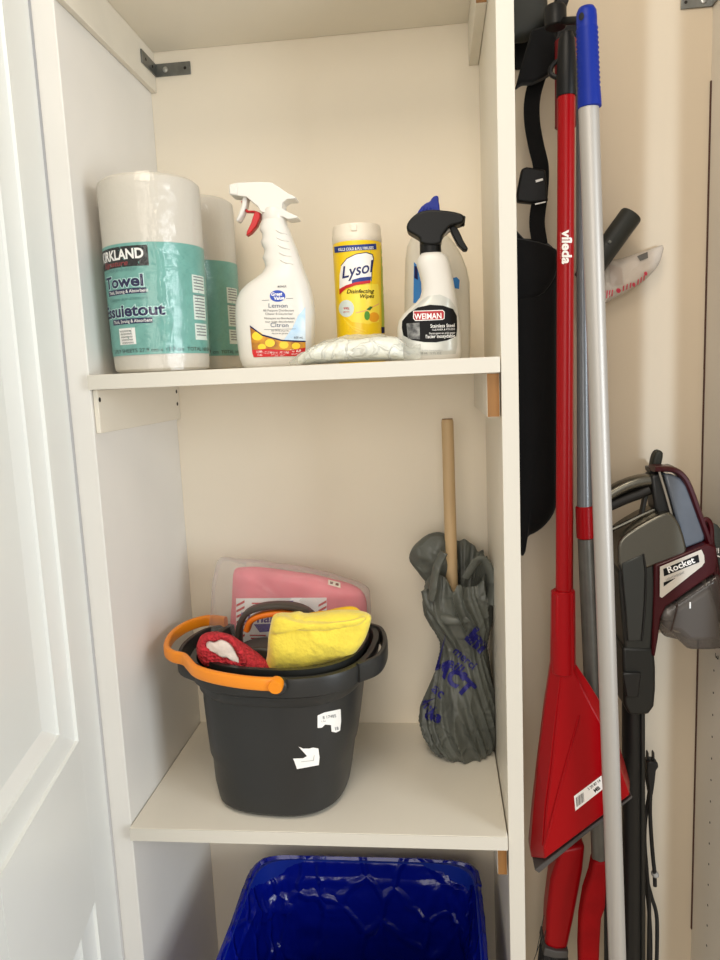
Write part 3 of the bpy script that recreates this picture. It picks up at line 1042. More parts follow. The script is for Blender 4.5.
# ---- pink cloth pack in clear bag
def pinkpack():
    Y = .195
    tl = .10
    t = thing('cloth_pack', (at(290, 640, Y).x, Y, ZR - .018), 'pink cleaning cloths in a clear plastic bag, standing in the bucket', 'cloth pack')
    pk = [(230, 652), (229, 630), (230, 605), (231, 586), (232, 572), (241, 569.5), (262, 570), (286, 573), (312, 577), (334, 582), (352, 588), (362, 594), (366, 604), (367, 625), (364, 650), (330, 656), (280, 658)]
    g = pillow(pk, Y, .016, 8, .003, 30, 2, 3, 6, tilt=tl)
    c = obj('cloth_bundle', g, M('pink_cloth', (236, 124, 138), .8, var=.12, vscale=22, bump=.15, bscale=60), t, smooth=80)
    fl = [(206, 652), (208, 625), (209, 600), (212, 572), (217, 561), (232, 561), (262, 564), (290, 568), (318, 573), (344, 580), (364, 588), (370, 596), (371, 620), (367, 650), (330, 660), (270, 661)]
    obj('bag_film', pillow(fl, Y, .021, 10, .0045, 34, 5, 4, 7, tilt=tl), film2, t, smooth=80)
    tr = bvh(g)
    card = obj('paper_card', decal([(236.5, 598.2), (326.8, 597.4), (327.5, 650), (236.5, 650)], tr, .0022, 8), M('card_white', (244, 240, 238), .5), t, label='white card with red stripes and purple print')
    st = []
    for k in range(7):
        for x0, x1, y0, s in ((237, 245, 600, -1), (318.6, 326.6, 600, -1)):
            yy = y0 + k * 5.6
            st.append(decal([(x0, yy + 4.4), (x1, yy), (x1, yy + 2.4), (x0, yy + 6.8)], tr, .0026, 6))
    obj('stripe_print', st, ink_red, card)
    vi = M('ink_violet', (84, 62, 150), .5)
    obj('panel_print', [decal([(268, 601), (294, 600.6), (291, 603), (271, 603.2)], tr, .0026, 8), decal([(254, 624), (278, 623), (275, 631), (260, 632)], tr, .0026, 8)], vi, card)
    obj('lettering', [text('Dynamo', 240, 622, 14, tr, 0, off=.0028, bold=.02, shear=.1, align='LEFT')], vi, card)
    obj('fine_print', [decal([(x0, y0), (x1, y0), (x1, y0 + 1.3), (x0, y0 + 1.3)], tr, .0028, 8) for x0, x1, y0 in ((252, 262, 602.5), (250, 266, 634.5), (251, 272, 637.5), (253, 268, 640.5))], ink_red, card)
    obj('tape_clip', decal([(328, 581), (340, 584), (340.5, 588.5), (328.5, 585.5)], tr, .006, 6), M('clip_cream', (228, 214, 196), .4), t)
    obj('clip_hole', [decal([(330, 582.8), (333, 583.5), (333, 585.2), (330, 584.6)], tr, .0065, 6), decal([(335.5, 584.4), (338.5, 585), (338.5, 586.8), (335.5, 586)], tr, .0065, 6)], M('clip_dark', (120, 80, 70), .5), t)


pinkpack()

# ---- scrub brush with loop handle
def brush():
    Y = .135
    t = thing('scrub_brush', (at(270, 660, Y).x, Y, ZR - .018), 'dark grey scrub brush with orange-lined loop handle inside the bucket', 'brush')
    dk = M('brush_dark', (66, 60, 54), .45)
    loop = [(240, 652), (239, 635), (241, 622), (248, 612), (260, 607), (276, 605), (292, 606), (305, 610), (314, 618), (318, 630), (319, 645)]
    hl = obj('handle', tube([at(x, y, Y) for x, y in loop], .0042, .011, ref=(0, 1, 0), sq=3.5, n=16), dk, t)
    inn = [(247, 630), (250.5, 621), (260, 615.4), (276, 612.6), (291, 613), (302, 616.5), (308, 622)]
    obj('grip_lining', tube([at(x, y, Y) for x, y in inn], .0044, .009, ref=(0, 1, 0), sq=3.5, n=14), M('brush_orange', (236, 122, 24), .4), hl)
    obj('brush_block', prism(spl2([(238, 650), (248, 644), (262, 642), (280, 644), (300, 645), (320, 644), (321, 662), (280, 665), (240, 664)], 3), Y - .022, Y + .022), dk, t, bevel=.006, seg=3)
    gb = []
    for i in range(14):
        for j in range(5):
            p = at(246 + i * 5.2, 664, Y)
            gb.append(lathe_ax((p.x, Y - .016 + j * .008, p.z + .002), (0, 0, -1), [(.0016, 0), (.0018, .008)], 6))
    obj('bristles', gb, M('bristle_black', (30, 30, 30), .6), t)


brush()

# ---- yellow and red cloths
def ycloth():
    Y = .085
    t = thing('cleaning_cloth', (at(315, 665, Y).x, Y, ZR - .012), 'folded yellow microfibre cloth lying over the bucket edge', 'cloth')
    ym = M('yellow_cloth', (250, 226, 78), .9, var=.10, vscale=40, bump=.5, bscale=160, sheen=.4)
    P = [(266, 669), (267, 655), (267.5, 640), (270, 627), (273, 617), (278, 614.4), (288, 614.6), (297, 612.6), (301, 614), (316, 613.6), (332, 612.4), (350, 611.4), (364, 612), (371, 615.5), (370.5, 622), (366, 636), (360, 647), (352, 655), (338, 660.5), (318, 665), (296, 668.8), (280, 670)]
    obj('folded_layer', pillow(P, Y, .022, 9, .006, 26, 4, 3, 5), ym, t, smooth=80)
    P2 = [(280, 650), (282, 630), (300, 616), (326, 611.5), (338, 608), (350, 606.2), (358, 609), (360, 616), (356, 640), (330, 652)]
    obj('back_fold', pillow(P2, Y + .020, .012, 6, .004, 30, 8, 3, 4), M('yellow_deep', (246, 196, 34), .9, var=.1, vscale=40, bump=.4, bscale=160), t, smooth=80)
    P3 = [(270, 634), (272, 619), (279, 616), (290, 617.5), (306, 620), (330, 620), (352, 618), (366, 616.5), (360, 624), (335, 629), (306, 630), (285, 629)]
    obj('top_fold', pillow(P3, Y - .012, .013, 6, .004, 30, 11, 3, 3), ym, t, smooth=80)


ycloth()


def rcloth():
    Y = .070
    t = thing('cleaning_mitt', (at(230, 668, Y).x, Y, ZR - .012), 'red knobbly chenille mitt with white lining lying in the bucket', 'mitt')
    rm = M('red_chenille', (206, 44, 54), .85, var=.3, vscale=120, bump=1.0, bscale=230, btype='voronoi')
    P = [(199, 657), (197, 648), (198.5, 640), (202, 635), (209, 633.2), (218, 633.6), (227, 636), (238, 643), (250, 650), (261, 659), (270, 668), (266, 671.5), (254, 671.5), (238, 671), (220, 669), (206, 664.5)]
    obj('mitt_body', pillow(P, Y, .022, 8, .004, 40, 6, 3, 3), rm, t, smooth=80)
    ln = [(207, 649), (206, 643.5), (209, 640.8), (214, 641.5), (221, 639), (228, 642), (233, 648), (237, 655), (242, 665), (235, 662), (229, 658), (221, 656.5), (214, 652)]
    obj('lining', pillow(ln, Y - .0195, .005, 6, .003, 60, 3, 3, 3), M('lining_white', (224, 210, 198), .9, var=.12, vscale=60, bump=.4, bscale=140), t, smooth=80)
    edge = [at(x, y, Y - .020) for x, y in [(204, 652), (202.6, 645), (206, 639), (214, 637.6), (222, 636.4), (231, 640), (237, 647), (242, 655), (244, 664)]]
    obj('cuff', tube(edge, .0042, n=10), rm, t)


rcloth()

# ---- plunger in grey carrier bag
def plunger():
    Y0, Y1 = .215, .200
    a, b = at(447.3, 419, Y0), at(453.5, 640, Y1)
    t = thing('plunger', (b.x + .002, Y1, Z2), 'wooden plunger handle sticking out of the grey carrier bag', 'plunger')
    d = (a - b).normalized()
    L = (a - b).length
    g = lathe_ax(b, d, [(.0088, -.12), (.0088, 0), (.0086, L - .004), (.0078, L - .0008), (.006, L)], 28)
    obj('handle', g, dowel_wood, t)
    obj('handle_tip', lathe_ax(a, d, [(.0074, -.0004), (.0076, .0006), (.003, .0008)], 24), M('tip_brown', (120, 72, 42), .6), t)
    bx, by = b.x + .004, .200
    obj('cup', lathe(bx, by, [(.036, Z2 + .006), (.040, Z2 + .008), (.041, Z2 + .02), (.036, Z2 + .05), (.024, Z2 + .075), (.012, Z2 + .085), (.012, Z2 + .12)], 32), M('rubber_dark', (60, 30, 26), .5), t)


plunger()


def carrier():
    Y = .205
    rows = [(753, 446, 478), (750, 436, 490), (742, 428, 495.5), (730, 422, 497), (716, 419.5, 496.6), (702, 422.5, 496), (688, 428, 494), (674, 433, 491), (662, 437.5, 488.5), (650, 441, 486), (641, 441, 486.5),
            (632, 436.5, 488.5), (622, 430.5, 490.5), (610, 425.5, 491.5), (598, 423.4, 492), (588, 425, 492), (578, 428, 491.5), (570, 431, 491)]
    dep = [.030, .042, .050, .053, .053, .052, .050, .046, .040, .034, .034, .040, .048, .052, .053, .052, .049, .047]
    t = thing('carrier_bag', (at(458, 750, Y).x, Y, Z2), 'grey plastic carrier bag with blue print bunched round the plunger', 'plastic bag')
    m = M('bag_grey', (112, 115, 108), .34, bump=.3, bscale=24, btype='crinkle', translucent=.25, var=.25, vscale=22)
    rings = []
    n = 220
    SUB = 9

    def ridge(p, k):
        return max(0, 1 - abs(noise.noise(p)) * k) ** 2
    for i in range((len(rows) - 1) * SUB + 1):
        k, q = divmod(i, SUB)
        q /= SUB
        r0 = rows[k]
        r1 = rows[min(k + 1, len(rows) - 1)]
        py, xl, xr = [r0[j] + (r1[j] - r0[j]) * q for j in range(3)]
        dd = dep[k] + (dep[min(k + 1, len(dep) - 1)] - dep[k]) * q
        a, b = at(xl, py, Y), at(xr, py, Y)
        z = max(Z2 + .001, (a.z + b.z) / 2)
        if i == 0:
            z = Z2 + .001
        lift = max(0, (i / ((len(rows) - 1) * SUB) - .72) / .28)
        ring = []
        for j in range(n):
            an = 2 * PI * j / n
            hx_, cx_ = (b.x - a.x) / 2, (a.x + b.x) / 2
            tw = an + (z - Z2) * 6
            v1 = Vector((math.cos(tw) * 2.6, math.sin(tw) * 2.6, z * 5))
            fo = (.17 * ridge(v1, 1.9) + .035 * ridge(v1 * 1.9 + Vector((4, 2, 1)), 2.0) - .09) * min(1, .25 + i / 40)
            x = cx_ + hx_ * math.cos(an) * (1 + fo * .7)
            y = Y + dd * math.sin(an) * (1 + fo * 1.5)
            zz = z + .004 * noise.noise(Vector((math.cos(an) * 3, math.sin(an) * 3, z * 15 + 4))) * (1 if i > 11 else .1)
            zz += lift * (.024 * math.sin(an) + .010 * noise.noise(Vector((math.cos(an) * 2, math.sin(an) * 2, 9))))
            ring.append(Vector((min(x, W - .0008), min(y, D - .001), max(Z2 + .0006, zz))))
        rings.append(ring)
    # turn the mouth inwards
    top = rings[-1]
    c = sum(top, Vector()) / n
    for sft, sc_ in ((.006, .97), (.006, .90), (-.002, .82), (-.016, .72), (-.036, .58), (-.055, .40), (-.062, .2)):
        rr = []
        for j, p in enumerate(top):
            q = c.lerp(p, sc_)
            v1 = Vector((math.cos(2 * PI * j / n) * 2.5, math.sin(2 * PI * j / n) * 2.5, sc_ * 5))
            rr.append(Vector((q.x, q.y, q.z + sft + .012 * noise.noise(v1) + .004 * ridge(v1, 2))))
        rings.append(rr)
    g = loft(rings, cap0=True, cap1=True)
    body = obj('bag_body', g, m, t, smooth=75)
    # twisted band round the waist and loose handle flap
    fl = [(409.5, 562), (410, 552), (415, 543), (425, 536), (437, 532), (446, 533.5), (452, 545), (459, 566), (450, 580), (438, 586), (428, 583), (419, 575)]
    obj('handle_loop', pillow(fl, Y + .012, .016, 8, .006, 34, 7, 3, 3), m, t, smooth=75)
    bd = [(425, 590), (430, 605), (442, 616), (458, 620), (474, 614), (487, 600), (491, 584)]
    obj('rolled_edge', tube([at(x, y, Y - .046 + abs(x - 456) * .0007) for x, y in bd], .009, .007, n=12, k=8, taper=lambda s: .75 + .3 * noise.noise(Vector((s * 9, 3, 2))) + .3 * math.sin(s * PI)), m, t)
    hd = [(431, 600), (434, 585), (436, 570), (440, 560), (444, 552)]
    obj('strap', tube([at(x, y, Y - .040) for x, y in hd], .004, .007, n=10, k=6), m, t)
    hd = [(490, 604), (492, 588), (490, 572), (485, 561), (478, 560), (472, 568), (466, 578)]
    obj('strap', tube([at(x, min(y, 604), Y - .030) for x, y in hd], .004, .008, n=10, k=6), m, t)
    tr = bvh(g)
    nv = M('bag_ink', (30, 28, 112), .5)
    r = -.75
    L = [text('lm', 465, 638, 22, tr, -.75, off=.0016, bold=.06, align='LEFT'), text('merci', 452, 652, 12, tr, -.72, off=.0016, bold=.01, align='LEFT'), text('eille', 446, 664, 15, tr, r, off=.0016, bold=.02, align='LEFT'),
         text('ACT', 434, 668, 22, tr, r, off=.0016, bold=.05, align='LEFT'), text('ac', 431, 690, 15, tr, r, off=.0016, bold=.02, align='LEFT'), text('mi', 420, 704, 15, tr, -.8, off=.0016, bold=.02, align='LEFT'), text('de', 424, 718, 16, tr, -.3, off=.0016, bold=.05, align='LEFT')]
    obj('lettering', L, nv, body)


carrier()

# ================================================================== BIN
def bin_():
    t = thing('recycling_bin', (.277, .075, 0), 'blue bin lined with a shiny blue bag under the lower shelf', 'bin')
    x0, x1, y0, y1, zt = .096, .453, -.075, .228, .597
    cx, cy, hx_, hy_ = (x0 + x1) / 2, (y0 + y1) / 2, (x1 - x0) / 2, (y1 - y0) / 2
    bm_ = M('bin_blue', (16, 44, 150), .4)
    obj('bin_body', loft([sq_ring(cx, cy, z, hx_ * s, hy_ * s, 7, 48) for z, s in ((.0005, .76), (.01, .78), (zt - .03, .965), (zt - .028, .985), (zt, .985), (zt, .955), (.03, .75))]), bm_, t)
    lin_m = M('liner_blue', (8, 28, 166), .2, bump=.8, bscale=17, btype='crinkle', translucent=.35, spec=.8, stretch=(1, 1, .75))
    rings = []
    n = 220
    key = [(zt - .17, 1.02), (zt - .09, 1.015), (zt - .03, 1.010), (zt + .002, 1.0), (zt + .004, .98), (zt - .003, .955), (zt - .03, .925), (zt - .09, .885), (zt - .17, .845), (zt - .25, .81), (zt - .32, .76), (zt - .36, .62), (zt - .37, .3)]
    prof = []
    for k in range(len(key) - 1):
        m_ = 8 if k not in (3, 4) else 2
        for q in range(m_):
            prof.append((key[k][0] + (key[k + 1][0] - key[k][0]) * q / m_, key[k][1] + (key[k + 1][1] - key[k][1]) * q / m_, k))
    prof.append(key[-1] + (12,))
    for i, (z, s, k_) in enumerate(prof):
        r_ = sq_ring(cx, cy, z, hx_ * s, hy_ * s, 9, n)
        q = []
        for j, p in enumerate(r_):
            outside = k_ < 4
            amp = .005 if outside else (.002 if k_ < 6 else .011)
            sd = Vector((p.x * 9 + p.z * 6, p.y * 9 + p.z * 4, p.z * 11 - p.x * 7 + (0 if outside else 5)))
            c1 = 1 - abs(noise.noise(sd)) * 3.2
            c2 = 1 - abs(noise.noise(sd * 2.6 + Vector((3, 1, 2)))) * 3.4
            c3 = 1 - abs(noise.noise(sd * 6 + Vector((7, 5, 2)))) * 3
            nz = .55 * max(0, c1) ** 2 + .35 * max(0, c2) ** 2 + .16 * max(0, c3) ** 2
            dirn = Vector((p.x - cx, p.y - cy, 0)).normalized()
            w_ = p + dirn * (nz * amp * (1 if outside else -1)) + Vector((0, 0, .0025 * noise.noise(sd * 2)))
            w_.y = min(w_.y, D - .002)
            q.append(w_)
        rings.append(q)
    obj('bag_liner', loft(rings, cap0=False, cap1=True), lin_m, t, smooth=50, label='crinkled glossy blue bin liner')


bin_()

# ================================================================== RIGHT COMPARTMENT
red_pl = M('red_plastic', (152, 0, 10), .30, spec=.22, bump=.015, bscale=150)
red_pole = M('red_pole', (152, 2, 10), .28, spec=.25)
grey_pole = M('grey_pole', (120, 124, 128), .32, metal=.55)
alu = M('brushed_aluminium', (180, 176, 170), .42, metal=.35, var=.05, vscale=200, stretch=(1, 1, .02))


def rod(p0, p1, r0, r1=None, n=24, e=.001):
    p0, p1 = Vector(p0), Vector(p1)
    d = p1 - p0
    r1 = r0 if r1 is None else r1
    L = d.length
    return lathe_ax(p0, d, [(r0 - e, 0), (r0, e), (r1, L - e), (r1 - e, L)], n)


# wall hook
hk = at(556, 17, .20)
t = thing('wall_hook', (hk.x, D, hk.z), 'black wall hook holding the mop and broom handles', 'hook')
obj('base_plate', box(hk.x - .045, hk.x + .05, D - .008, D - .0005, hk.z - .03, hk.z + .03), black_pl, t, bevel=.003)
obj('arm', rod((hk.x, D - .004, hk.z), (hk.x, .150, hk.z), .0085), black_pl, t)
a, b = at(555.5, 28, .135), at(555.5, 6, .135)
obj('barrel', lathe_ax((a.x, .135, a.z), (0, 0, 1), [(.0115, 0), (.0130, .0015), (.0130, b.z - a.z - .003), (.011, b.z - a.z)], 28), black_pl, t)
a, b = at(562, 21, .135), at(584, 20, .070)
obj('peg', rod(a, b, .0043), black_pl, t)

# aluminium pole with blue grip
YP = .062
a, b = at(588.5, 104, YP), at(617, 950, YP)
dd = (b - a).normalized()
t = thing('mop_pole', tuple(b + dd * .40), 'silver aluminium pole with a ribbed blue grip hanging from the hook', 'pole')
obj('tube', rod(a - dd * .01, b + dd * .38, .0112), alu, t)
blue = M('grip_blue', (6, 38, 138), .45, spec=.25)
top = at(586.2, 6.5, YP)
L = (a - top).length
pr = [(.0045, 0), (.0085, .0015), (.0108, .006), (.0112, .014), (.0110, .022)]
for k in range(14):
    z = .024 + k * .0052
    pr += [(.0121 + k * .00005, z), (.0108 + k * .00005, z + .0026)]
pr += [(.0124, L * .86), (.0130, L * .97), (.0130, L + .004), (.0112, L + .005)]
gp = obj('grip', lathe_ax(top, dd, pr, 28), blue, t, smooth=60)
tr = bvh(lathe_ax(top, dd, pr, 28))
obj('hanging_hole', decal(ell(581.5, 16.5, 2.6, 4.2, 14, .2), tr, .0006), M('hole_black', (10, 12, 20), .6), gp)
obj('end_socket', rod(b + dd * .30, b + dd * .40, .0135), blue, t)

# long-handled dustpan
YD = .108
a, b = at(566.3, 95, YD), at(563.4, 592, YD)
t = thing('dustpan', tuple(at(560, 868, YD)), 'long-handled red dustpan with grey lip hanging beside the divider', 'dustpan')
ph = rod(b - Vector((0, 0, .03)), a, .0102)
pole = obj('pole', ph, red_pole, t)
u = (a - b).normalized()
gl = (at(566, 29, YD) - a).length
obj('grip', lathe_ax(a - u * .002, u, [(.0112, 0), (.0118, .002), (.0112, gl * .5), (.0096, gl * .85), (.0070, gl * .97), (.003, gl)], 24), black_pl, t)
lp = [at(562, 60, YD + .004), at(556, 62, YD + .006), at(551, 68, YD + .008), at(551, 74, YD + .008), at(556, 77, YD + .006), at(561, 76, YD + .004)]
obj('hang_loop', tube(lp, .003, n=8), black_pl, t)
tr = bvh(ph)
obj('lettering', text('vileda', 562.4, 230.5, 13.0, tr, -PI / 2, off=.0005, bold=.035, align='LEFT', sx=1.12), ink_white, pole)
obj('logo_tick', decal([(570, 240), (571.6, 237.5), (572, 241), (571, 243)], tr, .0005), ink_white, pole)
obj('fine_print', text('colours of clean and easy care', 560.2, 232, 2.2, tr, -PI / 2, off=.0005, align='LEFT', mx=2), M('ink_pinkish', (220, 130, 124), .5), pole)
# pan: faceted scoop seen from its back
outer = [(551.5, 591), (575, 590), (575.3, 630), (575.5, 664), (590, 686), (604, 709), (618, 741), (627, 767), (633.5, 790), (583, 828), (533, 866), (531.6, 855), (534.5, 812), (538.5, 770), (545, 706), (551, 662), (551.2, 630)]
inner = [(555, 593), (571.5, 592), (572, 630), (572.4, 668), (584, 692), (597, 715), (611, 746), (620, 771), (626, 787), (583, 820), (543, 850), (541.8, 842), (545, 805), (550, 768), (557, 708), (561, 668), (554.5, 632)]
dO = [.004, .004, .004, .006, .012, .020, .028, .034, .040, .040, .040, .034, .026, .020, .010, .006, .004]
O3 = [at(x, y, YD) for x, y in outer]
I3 = [at(x, y, YD) for x, y in inner]
Rg = []
for i, p in enumerate(O3):
    pass
r_back = [Vector((p.x, YD + dO[i] + .004, p.z)) for i, p in enumerate(O3)]
r_mid = [Vector((p.x, YD + dO[i] * .55 - .004, p.z)) for i, p in enumerate(O3)]
r_fr = [Vector((I3[i].x, YD - .0115 - dO[i] * .18, I3[i].z)) for i in range(len(I3))]
pg = loft([r_back, r_mid, r_fr], cap0=True, cap1=True)
pan = obj('pan', pg, red_pl, t, smooth=20, bevel=.0016)
obj('socket', rod(at(563.2, 672, YD), at(563.4, 590, YD), .0155, .0145), red_pl, t)
tr = bvh(pg)
obj('rib', tube([onto(tr, x, y, .0002) for x, y in ((579, 716), (572, 742), (560, 786), (549, 830), (544, 848))], .0014, n=8, k=4), red_pl, pan)
obj('rib', tube([onto(tr, x, y, .0002) for x, y in ((560.5, 676), (556, 712), (550, 766), (545, 806), (542.5, 845))], .0011, n=8, k=4), red_pl, pan)
lip = [(533.5, 865), (583, 827), (630, 791.5), (630.5, 794), (584, 830.5), (538, 868.5)]
obj('rubber_lip', prism(lip, YD - .010, YD + .030, YD), M('lip_grey', (74, 70, 68), .55), t, bevel=.001)
stk = obj('sticker', decal([(574, 796), (601.5, 775.4), (602.8, 789), (575.4, 810.8)], tr, .0006, 4), ink_white, t, label='white barcode sticker')
bars = []
for k in range(9):
    s0, s1 = .06 + k * .032, .06 + k * .032 + (.012 if k % 3 else .02)
    A, B = Vector((574, 796)), Vector((601.5, 775.4))
    dn_ = Vector((1.2, 14.2))
    bars.append(decal([tuple(A.lerp(B, s0) + dn_ * .2), tuple(A.lerp(B, s1) + dn_ * .2), tuple(A.lerp(B, s1) + dn_ * .85), tuple(A.lerp(B, s0) + dn_ * .85)], tr, .0010, 6))
obj('barcode', bars, ink_black, stk)
obj('lettering', [text('3 20 87 14', 588.5, 790.2, 3.6, tr, .64, off=.0010, align='LEFT', bold=.01), text('MB', 595, 792.5, 5, tr, .64, off=.0010, align='LEFT', bold=.03)], ink_black, stk)

# broom hung behind the dustpan
YB = .198
t = thing('broom', tuple(at(556, 985, YB)), 'red angled broom with black bristles behind the dustpan', 'broom')
a, b = at(566.2, 52, YB - .012), at(566, 870, YB)
obj('pole', rod(b, a, .0098), red_pole, t)
obj('sleeve', rod(at(565.6, 128, YB - .010), at(565.6, 40, YB - .012), .0135), M('sleeve_dark_red', (122, 18, 24), .4), t)
hdp = [(559, 842), (583, 838), (581, 862), (577, 884), (571, 915), (565.5, 941), (554, 942), (543.5, 938), (545, 905), (549, 872)]
obj('head', prism(hdp, YB - .018, YB + .018), red_pl, t, bevel=.006, seg=3)
obj('ferrule', prism([(542.5, 936.5), (554, 940), (566, 940), (565, 947), (553, 947), (541, 944)], YB - .023, YB + .023), M('ferrule_grey', (72, 70, 68), .5), t, bevel=.0015)
gb = []
for i in range(13):
    for j in range(6):
        p = at(543.5 + i * 1.75, 945, YB)
        q = Vector((p.x + (i - 6) * .002 + random.uniform(-.004, .004), YB - .018 + j * .0072 + random.uniform(-.003, .003), p.z - .10 - random.uniform(0, .012)))
        gb.append(rod(q, (p.x, YB - .018 + j * .0072, p.z + .004), .0011, .0014, 5, .0003))
for (x0, y0, x1, y1) in ((541, 915, 536, 955), (540, 935, 531, 968), (543, 930, 534, 975)):
    gb.append(rod(at(x1, y1, YB - .02), at(x0 + 3, y0, YB - .02), .0005, .0006, 5, .0002))
o = obj('bristles', gb, M('bristle_black', (14, 14, 14), .6), t)
# grey telescopic mop handle with a red collar
YG = .162
t = thing('mop', tuple(at(590, 985, YG)), 'grey telescopic mop handle with a red collar and red foot', 'mop')
j0, j1, j2, j3 = at(581, 60, YG), at(584.6, 510, YG), at(585.4, 538, YG), at(599, 858, YG)
obj('upper_tube', rod(j1, j0, .0098, .0062), grey_pole, t)
obj('collar', rod(at(585.4, 538, YG), at(584.4, 506, YG), .0118), red_pl, t)
obj('lower_tube', rod(j3, j2, .0104), M('grey_tube_dark', (104, 102, 96), .38, metal=.5, var=.2, vscale=40), t)
ft = [(592, 856), (605.5, 857), (605, 880), (604, 903), (600, 914), (598.5, 940), (597, 985), (579, 985), (578, 945), (579, 915), (583, 890), (589, 872)]
obj('foot', prism(ft, YG - .012, YG + .012), M('mop_red', (146, 4, 10), .6, spec=.15, var=.2, vscale=25, bump=.3, bscale=30), t, bevel=.005, seg=3)

# black shoulder bag with strap
YK = .236
t = thing('shoulder_bag', tuple(at(535, 540, YK)), 'black nylon bag hanging by its strap behind the red pole', 'bag')
pc = [(509, 240), (524, 238.5), (542, 241), (553, 247), (557, 262), (558, 330), (558, 420), (557, 490), (555, 508), (550, 519), (541, 529), (533, 534), (527, 538), (524.5, 553), (521, 556), (518, 548), (512, 530), (509, 400)]
pg = pillow(pc, YK, .020, 8, .004, 20, 3, 2, 4)
obj('pouch', pg, black_fab, t, smooth=80)
obj('flap', pillow([(509, 243), (530, 241), (556, 249), (558, 268), (545, 292), (525, 300), (509, 296)], YK - .016, .007, 5, .003, 30, 5, 3, 3), black_fab, t, smooth=80)
sp = [(548, 30), (543, 60), (533, 95), (532, 120), (536, 145), (541, 168), (540, 195), (537, 222), (540, 245)]
obj('strap', tube([at(x, y, YK - .012) for x, y in sp], .0105, .0016, ref=(0, 1, 0), n=14, sq=3, taper=lambda s: 1.25 if s < .12 else 1), black_fab, t)
obj('strap_fold', [prism([(531, 32), (552, 26), (556, 40), (555, 62), (551, 74), (543, 79), (532, 84), (522, 84), (515, 89), (520, 70)], YK - .034, YK - .016)], black_fab, t, bevel=.003)
obj('shoulder_pad', pillow([(505, -20), (530, -22), (546, -10), (547, 15), (542, 30), (530, 40), (516, 43), (505, 40)], YK - .005, .014, 6, .001, 20, 2, 3, 4), M('pad_rubber', (38, 40, 36), .6), t, smooth=80)
bk = obj('buckle', prism([(521, 170), (526, 168), (545, 171), (547, 198), (548, 202), (531, 204), (517, 202.5), (516, 196)], YK - .022, YK - .008), black_pl, t, bevel=.0025)
obj('buckle_glint', [prism([(535.4, 180.2), (542.6, 178.4), (543, 180.4), (536, 182.4)], YK - .0236, YK - .022), prism([(535, 203.6), (545.5, 201.4), (545.5, 202.4), (535.2, 204.8)], YK - .0236, YK - .022)], ink_white, bk)  # small white tags standing for the glints on the buckle

# attachment tube and accessory bag hung at the wall
t = thing('vacuum_attachment', tuple(at(592, 275, .238)), 'black plastic tube attachment sticking out above the printed bag', 'vacuum tool')
a, b = at(631.5, 214.5, .240), at(584, 280, .236)
obj('tube', lathe_ax(b, a - b, [(.0155, 0), (.0155, (a - b).length - .002), (.0145, (a - b).length), (.0120, (a - b).length), (.0115, (a - b).length - .03)], 32), M('tube_black', (34, 37, 34), .5), t)
obj('button', lathe_ax(at(609.5, 242, .2235), (0, -1, 0), [(.0022, -.004), (.0022, .002), (.001, .0026)], 12), M('dot_grey', (110, 112, 108), .4), t)


def accbag():
    Y = .266
    t = thing('accessory_bag', tuple(at(615, 303, Y)), 'clear plastic bag with red print tucked behind the silver pole', 'plastic bag')
    ol = [(582, 318), (583, 300), (590, 290), (597, 268), (606, 262), (622, 258), (640, 252), (655, 247.5), (663.5, 246), (662, 256), (657, 267), (648, 277), (636, 286), (622, 294), (608, 302), (594, 308), (588, 322)]
    g = pillow(ol, Y, .014, 7, .003, 40, 9, 3, 4)
    inn = pillow([(600, 296), (601, 272), (612, 266), (640, 259), (658, 252), (653, 266), (640, 279), (620, 290)], Y, .010, 5, .001, 40, 2, 3, 4)
    obj('paper_insert', inn, M('insert_cream', (226, 210, 190), .7), t, smooth=80)
    fl = obj('bag_film', g, M('acc_film', (236, 226, 214), .15, film=.55, bump=.7, bscale=40, btype='crumple'), t, smooth=80)
    tr = bvh(g)
    obj('clasp', decal([(637, 256.5), (647.5, 252), (648, 258), (640, 261)], tr, .001, 5), M('clasp_grey', (96, 94, 90), .4), fl)
    obj('clear_window', decal([(609, 265), (622, 268), (623, 284), (611, 286)], tr, .001, 5), M('window_grey', (178, 164, 152), .3), fl)
    pr_ = []
    for k in range(4):
        pr_.append(decal([(604 + k * 2.6, 291 - k * .3), (605.4 + k * 2.6, 290.6 - k * .3), (604.6 + k * 2.6, 299 - k), (603.4 + k * 2.6, 299.6 - k)], tr, .001, 5))
    pr_ += [decal(ell(618.3, 290.5, 2.3, 2.4, 10), tr, .0012), decal(ell(633.5, 284.6, 1.6, 2.2, 10), tr, .0012), decal(ell(645.5, 273.5, 1.7, 2.0, 10), tr, .0012)]
    for cx_, cy_ in ((623, 288.5), (626.5, 287), (630, 285.5), (637.5, 282), (640.5, 280), (643.5, 278)):
        pr_.append(decal([(cx_, cy_ - 2.6), (cx_ + 1.3, cy_ - 3.2), (cx_ + .6, cy_ + 2), (cx_ - .6, cy_ + 2.6)], tr, .001, 5))
    obj('red_print', pr_, M('ink_rose', (206, 60, 84), .5), fl)


accbag()

